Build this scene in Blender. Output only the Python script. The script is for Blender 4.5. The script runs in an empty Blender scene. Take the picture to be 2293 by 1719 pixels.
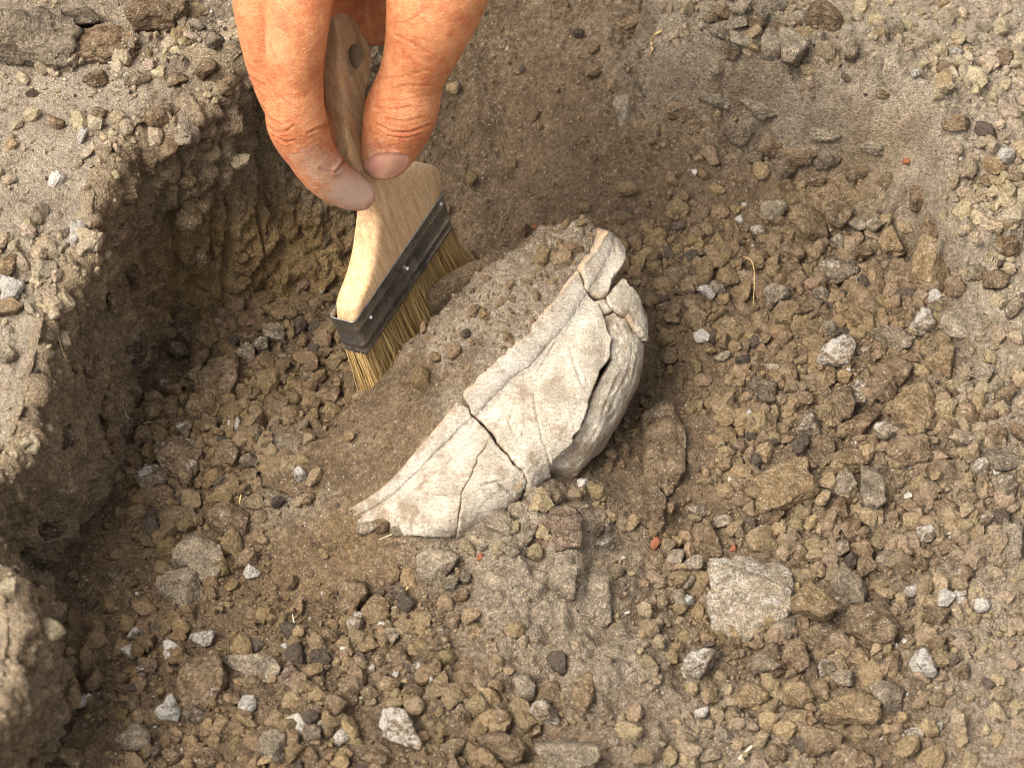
import bpy, bmesh, math, random, re
import numpy as np
from mathutils import Vector, Matrix
from mathutils.bvhtree import BVHTree

random.seed(5)
rng = np.random.default_rng(11)
S = bpy.context.scene
COL = S.collection
CM = 0.01                      # everything below is laid out in centimetres

# ------------------------------------------------------------------ camera, sky, sun, exposure
PITCH = math.radians(52.0)
DIST = 75.0
LENS = 85.0
Fw = np.array([0, math.cos(PITCH), -math.sin(PITCH)])
Up = np.array([0, math.sin(PITCH), math.cos(PITCH)])
Rt = np.array([1.0, 0, 0])
CAM = -DIST * Fw
KPX = LENS / 36.0 * 2293.0

cam = bpy.data.cameras.new('camera')
cam_o = bpy.data.objects.new('camera', cam)
COL.objects.link(cam_o)
cam_o.location = Vector(CAM * CM)
cam_o.rotation_euler = (math.pi / 2 - PITCH, 0, 0)
cam.lens = LENS
cam.sensor_width = 36
cam.clip_start = 0.02
cam.clip_end = 50
cam.dof.use_dof = True
cam.dof.focus_distance = 0.735
cam.dof.aperture_fstop = 20.0
S.camera = cam_o

SUN_EL, SUN_AZ = 58.0, -120.0          # degrees; azimuth from +y towards +x
w = bpy.data.worlds.new('World')
S.world = w
w.use_nodes = True
wn = w.node_tree.nodes
bg = wn['Background']
sky = wn.new('ShaderNodeTexSky')
sky.sky_type = 'NISHITA'
sky.sun_disc = False
sky.sun_elevation = math.radians(SUN_EL)
sky.sun_rotation = math.radians(SUN_AZ)
sky.dust_density = 6.0
sky.air_density = 0.7
sky.ozone_density = 0.6
veil = wn.new('ShaderNodeHueSaturation')          # thin cloud: a greyer sky than the clear one
veil.inputs['Saturation'].default_value = 0.22
w.node_tree.links.new(sky.outputs[0], veil.inputs['Color'])
w.node_tree.links.new(veil.outputs[0], bg.inputs[0])
bg.inputs[1].default_value = 0.125

sun = bpy.data.lights.new('sun', 'SUN')
sun.energy = 1.5
sun.angle = math.radians(34)
sun.color = (1.0, 0.93, 0.82)
sun_o = bpy.data.objects.new('sun', sun)
COL.objects.link(sun_o)
_el, _az = math.radians(SUN_EL), math.radians(SUN_AZ)
_sd = Vector((math.sin(_az) * math.cos(_el), math.cos(_az) * math.cos(_el), math.sin(_el)))
sun_o.rotation_euler = _sd.to_track_quat('Z', 'Y').to_euler()

S.view_settings.view_transform = 'Standard'
S.view_settings.look = 'None'
S.view_settings.gamma = 1.0
S.view_settings.exposure = 1.47
S.cycles.use_denoising = True
S.cycles.filter_width = 1.0
S.cycles.max_bounces = 5
S.cycles.diffuse_bounces = 2
S.cycles.caustics_reflective = False
S.cycles.caustics_refractive = False

# ------------------------------------------------------------------ helpers
def ray(px, py):
    px = np.asarray(px, float)[..., None]
    py = np.asarray(py, float)[..., None]
    return Fw + Rt * ((px - 1146.5) / KPX) + Up * ((859.5 - py) / KPX)

def at(px, py, z):
    """point at height z (cm) seen at pixel (px, py) of the 2293 x 1719 photograph"""
    r = ray(px, py)
    t = (np.asarray(z, float) - CAM[2]) / r[..., 2]
    return CAM + r * t[..., None]

def proj(p):
    q = np.asarray(p) - CAM
    d = q @ Fw
    return 1146.5 + KPX * (q @ Rt) / d, 859.5 - KPX * (q @ Up) / d, d

def smooth(a, b, x):
    t = np.clip((x - a) / (b - a), 0, 1)
    return t * t * (3 - 2 * t)

_perm = rng.permutation(256)
_perm = np.concatenate([_perm, _perm, _perm])
_g = rng.normal(size=(256, 3))
_g /= np.linalg.norm(_g, axis=1)[:, None]

def noise(p):
    i = np.floor(p).astype(np.int64)
    f = p - i
    u = f * f * f * (f * (f * 6 - 15) + 10)
    i &= 255
    out = 0
    for dx in (0, 1):
        wx = u[:, 0] if dx else 1 - u[:, 0]
        a = _perm[i[:, 0] + dx]
        for dy in (0, 1):
            wy = u[:, 1] if dy else 1 - u[:, 1]
            b = _perm[a + ((i[:, 1] + dy) & 255)]
            for dz in (0, 1):
                wz = u[:, 2] if dz else 1 - u[:, 2]
                h = _perm[b + ((i[:, 2] + dz) & 255)]
                g = _g[h]
                out = out + wx * wy * wz * (g[:, 0] * (f[:, 0] - dx) + g[:, 1] * (f[:, 1] - dy) + g[:, 2] * (f[:, 2] - dz))
    return out

def fbm(p, scale, octv=4, gain=0.5, seed=0.0, ridged=False):
    s = 0
    a = 1.0
    q = p * scale + seed
    for k in range(octv):
        n = noise(q)
        s = s + a * ((0.5 - np.abs(n) * 1.6) if ridged else n)
        q = q * 2.03 + 17.3
        a *= gain
    return s

def worley(p, scale, seed=0, tilt=False):
    """distance to the nearest jittered cell point, and that cell's random value"""
    q = p * scale + seed
    i = np.floor(q).astype(np.int64)
    best = np.full(len(p), 9.0)
    val = np.zeros(len(p))
    tl = np.zeros(len(p))
    for dx in (-1, 0, 1):
        for dy in (-1, 0, 1):
            for dz in (-1, 0, 1):
                c = i + (dx, dy, dz)
                cc = c & 255
                h = _perm[_perm[_perm[cc[:, 0]] + cc[:, 1]] + cc[:, 2]]
                pt = c + 0.5 + 0.38 * _g[h]
                e = q - pt
                d = np.sqrt((e * e).sum(1))
                m = d < best
                best[m] = d[m]
                val[m] = h[m] / 255.0
                if tilt:
                    tl[m] = (e[m] * _g[(h[m] * 7 + 13) & 255]).sum(1)
    return (best, val, tl) if tilt else (best, val)

def mesh_np(name, verts, faces, smooth_shade=True):
    """mesh from numpy arrays (cm); faces is an (n,3) or (n,4) array or a list of such arrays"""
    me = bpy.data.meshes.new(name)
    fl = faces if isinstance(faces, list) else [faces]
    fl = [f for f in fl if len(f)]
    loops = np.concatenate([f.ravel() for f in fl]).astype(np.int32)
    tot = np.concatenate([np.full(len(f), f.shape[1]) for f in fl]).astype(np.int32)
    start = np.concatenate([[0], np.cumsum(tot)[:-1]]).astype(np.int32)
    me.vertices.add(len(verts))
    me.vertices.foreach_set('co', (np.asarray(verts) * CM).astype(np.float32).ravel())
    me.loops.add(len(loops))
    me.loops.foreach_set('vertex_index', loops)
    me.polygons.add(len(tot))
    me.polygons.foreach_set('loop_start', start)
    me.polygons.foreach_set('loop_total', tot)
    me.update(calc_edges=True)
    me.validate()
    me.polygons.foreach_set('use_smooth', np.full(len(me.polygons), smooth_shade))
    return me

def set_attr(me, name, arr):
    """float colour attribute on points"""
    a = me.attributes.new(name, 'FLOAT_COLOR', 'POINT')
    arr = np.asarray(arr, np.float32)
    if arr.ndim == 1:
        arr = np.stack([arr, arr, arr, np.ones_like(arr)], 1)
    elif arr.shape[1] == 3:
        arr = np.concatenate([arr, np.ones((len(arr), 1), np.float32)], 1)
    a.data.foreach_set('color', arr.ravel())

def link(name, me, mat=None, parent=None):
    o = bpy.data.objects.new(name, me)
    COL.objects.link(o)
    if mat is not None and len(me.materials) == 0:
        me.materials.append(mat)
    if parent is not None:
        o.parent = parent
    return o

def tag(o, label=None, cat=None, group=None, kind=None):
    if label: o['label'] = label
    if cat: o['category'] = cat
    if group: o['group'] = group
    if kind: o['kind'] = kind
    return o

def empty(name, loc=(0, 0, 0)):
    o = bpy.data.objects.new(name, None)
    o.empty_display_size = 0.01
    COL.objects.link(o)
    return o

def grid_faces(nr, nc, wrap=False):
    r = np.arange(nr - 1)[:, None]
    c = np.arange(nc if wrap else nc - 1)[None, :]
    c2 = (c + 1) % nc
    a = r * nc + c
    b = r * nc + c2
    return np.stack([a, b, b + nc, a + nc], -1).reshape(-1, 4)

def vert_normals(v, f):
    n = np.zeros_like(v)
    if f.shape[1] == 4:
        fn = np.cross(v[f[:, 2]] - v[f[:, 0]], v[f[:, 3]] - v[f[:, 1]])
    else:
        fn = np.cross(v[f[:, 1]] - v[f[:, 0]], v[f[:, 2]] - v[f[:, 0]])
    for k in range(f.shape[1]):
        np.add.at(n, f[:, k], fn)
    return n / (np.linalg.norm(n, axis=1)[:, None] + 1e-12)

def catmull(P, t):
    """P (n, ..., d) control points; t in [0, n-1]"""
    P = np.asarray(P, float)
    n = len(P)
    t = np.clip(np.asarray(t, float), 0, n - 1 - 1e-9)
    i = t.astype(int)
    f = t - i
    f = f.reshape(f.shape + (1,) * (P.ndim - 1))
    g = lambda k: P[np.clip(k, 0, n - 1)]
    p0, p1, p2, p3 = g(i - 1), g(i), g(i + 1), g(i + 2)
    return 0.5 * ((2 * p1) + (-p0 + p2) * f + (2 * p0 - 5 * p1 + 4 * p2 - p3) * f ** 2 + (-p0 + 3 * p1 - 3 * p2 + p3) * f ** 3)

def seg_dist(poly, x, y):
    d = np.full(len(x), 1e9)
    for (x0, y0), (x1, y1) in zip(poly[:-1], poly[1:]):
        t = np.clip(((x - x0) * (x1 - x0) + (y - y0) * (y1 - y0)) / ((x1 - x0) ** 2 + (y1 - y0) ** 2), 0, 1)
        d = np.minimum(d, np.hypot(x - x0 - t * (x1 - x0), y - y0 - t * (y1 - y0)))
    return d

def inside(poly, x, y):
    c = np.zeros(len(x), bool)
    j = len(poly) - 1
    for i in range(len(poly)):
        xi, yi = poly[i]; xj, yj = poly[j]
        hit = ((yi > y) != (yj > y)) & (x < (xj - xi) * (y - yi) / (yj - yi + 1e-12) + xi)
        c ^= hit
        j = i
    return c


# ------------------------------------------------------------------ materials
class NT:
    def __init__(self, name):
        self.m = bpy.data.materials.new(name)
        self.m.use_nodes = True
        self.t = self.m.node_tree
        self.b = self.t.nodes['Principled BSDF']
    def n(self, typ, ins=None, **props):
        nd = self.t.nodes.new('ShaderNode' + typ)
        for k, v in props.items():
            setattr(nd, k, v)
        for k, v in (ins or {}).items():
            if isinstance(v, bpy.types.NodeSocket):
                self.t.links.new(v, nd.inputs[k])
            else:
                nd.inputs[k].default_value = v
        return nd
    def mix(self, f, a, b, blend='MIX'):
        nd = self.t.nodes.new('ShaderNodeMix')
        nd.data_type = 'RGBA'
        nd.blend_type = blend
        for idx, v in ((0, f), (6, a), (7, b)):
            if isinstance(v, bpy.types.NodeSocket):
                self.t.links.new(v, nd.inputs[idx])
            else:
                nd.inputs[idx].default_value = v if idx == 0 else (tuple(v) + (1,))[:4]
        return nd.outputs[2]
    def math(self, op, a, b=0.0, c=0.0):
        nd = self.n('Math', operation=op)
        for idx, v in enumerate((a, b, c)):
            if isinstance(v, bpy.types.NodeSocket):
                self.t.links.new(v, nd.inputs[idx])
            else:
                nd.inputs[idx].default_value = v
        return nd.outputs[0]
    def ramp(self, x, lo, hi, a=0.0, b=1.0):
        nd = self.n('MapRange', {0: x, 1: lo, 2: hi, 3: a, 4: b})
        nd.clamp = True
        return nd.outputs[0]
    def coord(self, scale=100.0, kind='Object'):
        tc = self.n('TexCoord')
        mp = self.n('Mapping', {0: tc.outputs[kind], 3: (scale, scale, scale)})
        return mp.outputs[0]
    def noise(self, co, scale, detail=4, rough=0.55, dist=0.0):
        return self.n('TexNoise', {'Vector': co, 'Scale': scale, 'Detail': detail, 'Roughness': rough, 'Distortion': dist}).outputs[0]
    def grain(self, c, n, amt, lo, hi):
        g = self.mix(self.ramp(n, lo, hi), (0.22, 0.22, 0.22), (0.76, 0.76, 0.76))
        return self.mix(amt, c, g, 'OVERLAY')
    def voro(self, co, scale, feature='F1'):
        return self.n('TexVoronoi', {'Vector': co, 'Scale': scale}, feature=feature)
    def bump(self, h, strength, dist, normal=None):
        ins = {'Height': h, 'Strength': strength, 'Distance': dist}
        if normal is not None:
            ins['Normal'] = normal
        return self.n('Bump', ins).outputs[0]
    def out(self, color, rough=0.95, spec=0.15, normal=None):
        for k, v in (('Base Color', color), ('Roughness', rough), ('Specular IOR Level', spec), ('Normal', normal)):
            if v is None: continue
            if isinstance(v, bpy.types.NodeSocket):
                self.t.links.new(v, self.b.inputs[k])
            else:
                self.b.inputs[k].default_value = (tuple(v) + (1,))[:4] if k == 'Base Color' else v
        return self.m

MOIST_A, MOIST_B = (0.105, 0.070, 0.041), (0.238, 0.164, 0.099)
DRY_A, DRY_B = (0.262, 0.204, 0.141), (0.430, 0.352, 0.258)
OCHRE_A, OCHRE_B = (0.215, 0.135, 0.058), (0.360, 0.245, 0.120)
RED_A = (0.215, 0.092, 0.050)

def soil_surface(nt, co, tone):
    sep = nt.n('SeparateColor', {0: tone})
    n1 = nt.noise(co, 0.9, 6, 0.6)
    n2 = nt.noise(co, 5.0, 5, 0.65)
    n3 = nt.noise(co, 22.0, 3, 0.7)
    f = nt.ramp(nt.math('ADD', nt.math('MULTIPLY', n1, 0.6), nt.math('MULTIPLY', n2, 0.4)), 0.36, 0.64)
    c = nt.mix(f, MOIST_A, MOIST_B)
    d = nt.mix(f, DRY_A, DRY_B)
    o = nt.mix(f, OCHRE_A, OCHRE_B)
    jit = nt.math('MULTIPLY', nt.math('SUBTRACT', n2, 0.5), 0.9)
    c = nt.mix(nt.ramp(nt.math('ADD', sep.outputs[0], jit), 0.15, 0.85), c, d)
    c = nt.mix(nt.ramp(nt.math('ADD', sep.outputs[1], jit), 0.2, 0.85), c, o)
    c = nt.mix(nt.ramp(nt.math('ADD', sep.outputs[2], jit), 0.3, 0.75), c, RED_A)
    c = nt.grain(c, n3, 0.62, 0.36, 0.64)
    c = nt.grain(c, nt.noise(co, 8.0, 4, 0.7), 0.45, 0.36, 0.64)
    # lime specks and charcoal specks
    v = nt.voro(co, 9.0)
    vs = nt.n('SeparateColor', {0: v.outputs['Color']})
    pick = nt.math('GREATER_THAN', vs.outputs[0], 0.86)
    dot = nt.math('MULTIPLY', nt.ramp(v.outputs['Distance'], 0.30, 0.16), pick)
    c = nt.mix(nt.math('MULTIPLY', dot, 0.75), c, (0.50, 0.46, 0.40))
    v2 = nt.voro(co, 6.0)
    vs2 = nt.n('SeparateColor', {0: v2.outputs['Color']})
    pick2 = nt.math('GREATER_THAN', vs2.outputs[1], 0.90)
    dot2 = nt.math('MULTIPLY', nt.ramp(v2.outputs['Distance'], 0.32, 0.14), pick2)
    c = nt.mix(nt.math('MULTIPLY', dot2, 0.7), c, (0.05, 0.04, 0.03))
    b1 = nt.noise(co, 12.0, 5, 0.7)
    vb = nt.voro(co, 14.0)
    h = nt.math('ADD', b1, nt.math('MULTIPLY', vb.outputs['Distance'], -0.35))
    nrm = nt.bump(h, 1.0, 0.0022)
    return c, nrm

def make_soil():
    nt = NT('soil')
    co = nt.coord(100)
    tone = nt.n('Attribute', attribute_name='tone').outputs['Color']
    c, nrm = soil_surface(nt, co, tone)
    return nt.out(c, 0.96, 0.12, nrm)

def make_clod():
    nt = NT('earth')
    co = nt.coord(100)
    oi = nt.n('ObjectInfo')
    wh = nt.n('Attribute', attribute_name='["white"]', attribute_type='OBJECT').outputs['Fac']
    off = nt.n('VectorMath', {0: co, 1: oi.outputs['Random']}, operation='ADD').outputs[0]
    sc = nt.n('VectorMath', {0: off, 1: (1, 1, 1)}, operation='MULTIPLY').outputs[0]
    n1 = nt.noise(sc, 2.2, 6, 0.62)
    n2 = nt.noise(sc, 9.0, 5, 0.7)
    c = nt.mix(nt.ramp(n1, 0.34, 0.66), nt.mix(0.5, (0, 0, 0), oi.outputs['Color']), nt.mix(0.32, oi.outputs['Color'], (0.42, 0.33, 0.22)))
    c = nt.grain(c, n2, 0.6, 0.36, 0.64)
    c = nt.grain(c, nt.noise(sc, 24.0, 3, 0.7), 0.5, 0.36, 0.64)
    m = nt.noise(sc, 1.7, 7, 0.75, 0.6)
    k = nt.math('ADD', m, nt.math('MULTIPLY', nt.math('SUBTRACT', n2, 0.5), 0.5))
    thr = nt.math('SUBTRACT', 0.80, nt.math('MULTIPLY', wh, 0.42))
    f = nt.ramp(nt.math('SUBTRACT', k, thr), -0.03, 0.07)
    c = nt.mix(nt.math('MULTIPLY', f, 0.85), c, (0.50, 0.45, 0.385))
    v = nt.voro(sc, 11.0)
    vs = nt.n('SeparateColor', {0: v.outputs['Color']})
    dot = nt.math('MULTIPLY', nt.ramp(v.outputs['Distance'], 0.30, 0.15), nt.math('GREATER_THAN', vs.outputs[0], 0.88))
    c = nt.mix(nt.math('MULTIPLY', dot, 0.7), c, (0.60, 0.56, 0.50))
    h = nt.math('ADD', n2, nt.math('MULTIPLY', nt.voro(sc, 15.0).outputs['Distance'], -0.3))
    return nt.out(c, 0.95, 0.12, nt.bump(h, 1.0, 0.0022))

def make_gravel():
    nt = NT('crumbs')
    co = nt.coord(100)
    base = nt.n('Attribute', attribute_name='tint').outputs['Color']
    n2 = nt.noise(co, 9.0, 5, 0.7)
    c = nt.grain(base, n2, 0.6, 0.36, 0.64)
    c = nt.grain(c, nt.noise(co, 24.0, 3, 0.7), 0.5, 0.36, 0.64)
    return nt.out(c, 0.95, 0.12, nt.bump(n2, 1.0, 0.0022))

def make_pottery():
    nt = NT('pottery')
    co = nt.coord(100)
    edge = nt.n('Attribute', attribute_name='edge').outputs['Color']
    es = nt.n('SeparateColor', {0: edge})
    n1 = nt.noise(co, 1.1, 6, 0.6)
    st = nt.n('Mapping', {0: co, 2: (0.3, 0.5, 0.9), 3: (2.0, 9.0, 3.0)}).outputs[0]
    n2 = nt.noise(st, 1.2, 6, 0.7)
    n3 = nt.noise(co, 16.0, 4, 0.7)
    c = nt.mix(nt.ramp(n1, 0.35, 0.65), (0.36, 0.300, 0.222), (0.56, 0.490, 0.385))
    c = nt.mix(nt.ramp(n2, 0.45, 0.70, 0, 0.45), c, (0.36, 0.295, 0.22))
    c = nt.mix(nt.math('MULTIPLY', es.outputs[1], nt.ramp(n1, 0.25, 0.55)), c, (0.37, 0.335, 0.285))
    c = nt.grain(c, n3, 0.5, 0.34, 0.66)
    c = nt.grain(c, nt.noise(st, 3.0, 4, 0.7), 0.4, 0.36, 0.64)
    # exposed clay where the slip has chipped off
    ch = nt.ramp(nt.noise(co, 2.1, 5, 0.6), 0.685, 0.705)
    c = nt.mix(nt.math('MULTIPLY', ch, 0.8), c, (0.52, 0.31, 0.155))
    c = nt.mix(nt.math('MULTIPLY', es.outputs[0], nt.ramp(nt.noise(co, 2.5, 4, 0.6), 0.40, 0.60, 0.15, 0.9)), c, (0.56, 0.36, 0.21))
    # soil left on it
    so = nt.ramp(nt.math('ADD', nt.noise(co, 1.6, 6, 0.7), nt.math('MULTIPLY', es.outputs[2], 0.35)), 0.525, 0.655)
    c = nt.mix(nt.math('MULTIPLY', so, 0.8), c, (0.235, 0.165, 0.105))
    h = nt.math('ADD', n3, nt.math('MULTIPLY', n2, 0.8))
    return nt.out(c, 0.9, 0.2, nt.bump(h, 0.9, 0.0011))

def make_skin():
    nt = NT('skin')
    co = nt.coord(100)
    at_ = nt.n('Attribute', attribute_name='skin').outputs['Color']
    sp = nt.n('SeparateColor', {0: at_})
    n1 = nt.noise(co, 0.8, 5, 0.6)
    n2 = nt.noise(co, 7.0, 5, 0.65)
    c = nt.mix(nt.ramp(n1, 0.35, 0.65), (0.40, 0.132, 0.047), (0.60, 0.252, 0.108))
    c = nt.mix(nt.math('MULTIPLY', sp.outputs[0], 0.75), c, (0.36, 0.085, 0.030))
    c = nt.mix(nt.ramp(n2, 0.42, 0.68, 0.0, 0.45), c, (0.68, 0.32, 0.15))
    c = nt.mix(nt.ramp(nt.noise(co, 2.6, 4, 0.6), 0.48, 0.66, 0.0, 0.6), c, (0.40, 0.098, 0.038))
    dm = nt.ramp(nt.math('ADD', sp.outputs[1], nt.math('MULTIPLY', nt.math('SUBTRACT', nt.noise(co, 3.5, 7, 0.72), 0.5), 1.6)), 0.22, 0.80)
    c = nt.mix(nt.math('MULTIPLY', dm, 0.85), c, (0.50, 0.35, 0.27))
    vor = nt.voro(co, 16.0, 'DISTANCE_TO_EDGE').outputs['Distance']
    c = nt.grain(c, nt.noise(co, 20.0, 4, 0.7), 0.22, 0.36, 0.64)
    st = nt.n('Mapping', {0: co, 3: (3.0, 3.0, 11.0)}).outputs[0]
    wr = nt.noise(st, 1.3, 5, 0.65, 0.8)
    h = nt.math('ADD', nt.math('MULTIPLY', nt.ramp(vor, 0.0, 0.25), 0.35), nt.math('MULTIPLY', wr, 1.2))
    nrm = nt.bump(h, 0.55, 0.0008)
    m = nt.out(c, nt.math('ADD', 0.58, nt.math('MULTIPLY', dm, 0.35)), 0.3, nrm)
    nt.b.inputs['Subsurface Weight'].default_value = 0.08
    nt.b.inputs['Subsurface Radius'].default_value = (1.0, 0.35, 0.15)
    nt.b.inputs['Subsurface Scale'].default_value = 0.004
    return m

def make_nail():
    nt = NT('nail')
    co = nt.coord(100)
    n = nt.noise(co, 3.0, 4, 0.6)
    c = nt.mix(n, (0.52, 0.24, 0.165), (0.64, 0.36, 0.265))
    return nt.out(c, 0.34, 0.5, nt.bump(nt.noise(co, 9.0, 3, 0.6), 0.15, 0.0004))

def make_wood():
    nt = NT('wood')
    co = nt.coord(100)
    ax = nt.n('Attribute', attribute_name='grain').outputs['Color']   # (t, w, a) of the brush itself, 0..1 over 16 cm
    mp = nt.n('Mapping', {0: ax, 1: (0, 0, 0), 3: (16 * 5.0, 16 * 5.0, 16 * 0.45)}).outputs[0]
    sp = nt.n('SeparateXYZ', {0: ax})
    g1 = nt.noise(mp, 1.0, 6, 0.65, 0.6)
    g2 = nt.noise(mp, 4.5, 4, 0.7)
    c = nt.mix(nt.ramp(g1, 0.36, 0.64), (0.43, 0.250, 0.120), (0.64, 0.42, 0.225))
    c = nt.mix(nt.ramp(g2, 0.50, 0.70, 0, 0.6), c, (0.27, 0.145, 0.065))
    c = nt.grain(c, nt.noise(co, 18, 4, .7), .35, .36, .64)
    # hand grime on the grip end
    grime = nt.math('MULTIPLY', nt.ramp(sp.outputs[2], 0.48, 0.66), nt.ramp(nt.noise(co, 2.2, 6, 0.7), 0.25, 0.55, 0.45, 1.0))
    c = nt.mix(nt.math('MULTIPLY', grime, 0.8), c, (0.235, 0.165, 0.105))
    c = nt.mix(nt.ramp(nt.noise(co, 1.6, 5, 0.7), 0.52, 0.75, 0, 0.45), c, (0.30, 0.20, 0.12))
    h = nt.math('ADD', g1, g2)
    return nt.out(c, 0.62, 0.3, nt.bump(h, 0.35, 0.0005))

def make_metal():
    nt = NT('tin')
    co = nt.coord(100)
    n = nt.noise(co, 2.5, 6, 0.65)
    c = nt.mix(nt.ramp(n, 0.3, 0.7), (0.26, 0.25, 0.235), (0.42, 0.41, 0.39))
    d = nt.ramp(nt.noise(co, 5.0, 6, 0.75), 0.64, 0.74)
    c = nt.mix(nt.math('MULTIPLY', d, 0.6), c, (0.24, 0.18, 0.13))
    m = nt.out(c, nt.math('ADD', nt.ramp(n, 0.35, 0.65, 0.18, 0.34), nt.math('MULTIPLY', d, 0.3)), 0.5, None)
    nt.t.links.new(nt.math('SUBTRACT', 0.92, nt.math('MULTIPLY', d, 0.8)), nt.b.inputs['Metallic'])
    return m

def make_bristle():
    nt = NT('bristle')
    a = nt.n('Attribute', attribute_name='tint').outputs['Color']
    return nt.out(a, 0.5, 0.35)

def make_plain(name, col, var, rough=0.85):
    nt = NT(name)
    co = nt.coord(100)
    n = nt.noise(co, 7.0, 5, 0.7)
    c = nt.mix(nt.ramp(n, 0.3, 0.7), col, var)
    return nt.out(c, rough, 0.2, nt.bump(n, 0.4, 0.0006))

M_SOIL, M_CLOD, M_GRAVEL, M_POT = make_soil(), make_clod(), make_gravel(), make_pottery()
M_SKIN, M_NAIL, M_WOOD, M_TIN, M_HAIR = make_skin(), make_nail(), make_wood(), make_metal(), make_bristle()
M_ROOT = make_plain('root', (0.42, 0.28, 0.11), (0.60, 0.45, 0.22))
M_STRAW = make_plain('straw', (0.52, 0.44, 0.30), (0.66, 0.58, 0.43))
M_CHIP = make_plain('fired_clay', (0.15, 0.052, 0.025), (0.24, 0.090, 0.042))
M_STEEL = make_plain('nail_steel', (0.55, 0.55, 0.55), (0.75, 0.75, 0.75), 0.3)

# ------------------------------------------------------------------ ground
ANCH = [  # px, py, height in cm
    (550, 850, -1.3), (450, 1050, -1.0), (700, 1250, -0.3), (620, 1450, 0.1), (1000, 1640, 0.3), (1400, 1640, 0.3),
    (1500, 1050, -0.2), (1600, 700, -0.4), (1420, 560, -0.6), (1500, 450, -0.3), (1750, 420, -0.1), (1980, 470, 0.1),
    (1280, 420, -0.7), (1120, 520, -1.2), (900, 640, -1.6), (700, 700, -1.7), (500, 730, -1.7), (400, 780, -1.5),
    (330, 900, -1.2), (280, 1080, -0.9), (200, 1200, -0.6), (120, 1350, -0.2), (150, 1600, 0.1), (350, 1500, 0.0),
    (700, 1600, 0.4), (800, 1300, -0.4), (870, 1240, -0.5), (2150, 1000, 0.5), (2270, 1250, 0.7), (2270, 1680, 0.7),
    (1900, 1250, -0.1), (1650, 1200, -0.2), (1800, 800, -0.4), (2000, 1600, 0.3), (1700, 1550, 0.1), (1560, 900, -0.4),
    (2120, 760, 0.5), (2270, 820, 1.0), (2250, 560, 1.6), (2100, 470, 0.9), 
    (1700, 245, 1.9), (1900, 275, 2.2), (2050, 370, 2.0), (1710, 345, .25), (1905, 385, .3), (2040, 460, .4), (2150, 250, 2.6), (2290, 380, 2.5), (2290, 100, 3.4), (2050, 60, 3.2), (1800, 130, 2.6), (1650, 60, 2.6),
    (1500, 80, 2.1), (1510, 200, 1.6), (1480, 310, .3), (1350, 250, 0.4), (1350, 60, 1.6), (1200, 60, 1.4), (1100, 60, 1.6), (950, 60, 2.2), (1100, 200, 0.2), (1080, 380, -0.9), (800, -60, 4.5), (1000, -100, 3.6),
    (1150, 1280, 0.7), (1240, 1170, 1.2), (1150, 1200, 0.9), (1050, 1250, 0.6), (985, 1195, 0.9), (925, 1160, 1.15), (860, 1160, 1.1), (800, 1176, .6), (745, 1185, 0.35), (850, 1230, .35), (690, 1150, .45), (1250, 1350, 0.55), (1100, 1420, 0.3), (1330, 1260, 0.3),
    (1480, 960, 0.0), (1420, 1120, -0.1), (1400, 900, -0.7), (640, 1130, 0.0), (720, 1170, 0.25),
    (1100, 950, 0.5), (1250, 800, 0.5), (1000, 900, -0.6),
]
_a = np.array(ANCH, float)
AP = at(_a[:, 0], _a[:, 1], _a[:, 2])
ring = []
for k in range(16):
    an = 2 * math.pi * k / 16
    for r_, z_ in ((32, 2.2), (70, 3.0), (150, 3.0)):
        ring.append((r_ * math.cos(an), r_ * math.sin(an), z_ * (0.5 if math.sin(an) < -0.3 and r_ < 40 else 1.0)))
AP = np.concatenate([AP, np.array(ring)])

def tps_kernel(d2):
    return 0.5 * d2 * np.log(d2 + 1e-9)
_n = len(AP)
_d2 = ((AP[:, None, :2] - AP[None, :, :2]) ** 2).sum(-1)
_K = tps_kernel(_d2) + np.eye(_n) * 0.5
_P = np.concatenate([np.ones((_n, 1)), AP[:, :2]], 1)
_sol = np.linalg.solve(np.block([[_K, _P], [_P.T, np.zeros((3, 3))]]), np.concatenate([AP[:, 2], np.zeros(3)]))

def tps(x, y):
    out = _sol[_n] + _sol[_n + 1] * x + _sol[_n + 2] * y
    for k in range(_n):
        out = out + _sol[k] * tps_kernel((x - AP[k, 0]) ** 2 + (y - AP[k, 1]) ** 2)
    return out

def blobs(x, y, lst):
    """soft maximum of elliptical patches (px, py, rx, ry, strength[, z])"""
    out = np.zeros_like(x)
    for b in lst:
        px, py, rx, ry, s = b[:5]
        z = b[5] if len(b) > 5 else 0.0
        c = at(px, py, z)
        d = ((x - c[0]) / (rx / 72.0)) ** 2 + ((y - c[1]) / (ry / 72.0 / 0.788)) ** 2
        out = np.maximum(out, s * np.exp(-d * 0.9))
    return out

DRYB = [(2200, 180, 330, 260, 1.0, 3), (1900, 90, 330, 140, 0.75, 2.8), (2270, 560, 170, 200, 0.9, 1.6), (2240, 900, 130, 230, 0.6, 1),
        (2270, 1500, 220, 420, 0.55, .7), (1250, 1350, 220, 200, 0.60, .5), (1150, 1240, 200, 90, 0.62, .5), (1600, 1680, 300, 160, 0.45),
        (1400, 1500, 160, 220, 0.5), (660, 1120, 90, 60, 0.6), (640, 980, 70, 60, 0.35), (1560, 110, 170, 130, 0.6, 2.3), (1950, 1250, 400, 420, 0.28),
        (1880, 260, 260, 70, .5, 1.8), (880, 1560, 250, 130, .2)]
OCHB = [(560, 600, 260, 130, 0.6, -1.2), (1900, 405, 200, 55, 0.5, .5), (1480, 330, 200, 80, 0.35), (800, 1210, 130, 90, 0.5), (650, 1280, 200, 160, .35),
        (1250, 480, 150, 80, .25), (560, 1200, 120, 100, .3)]
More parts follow.
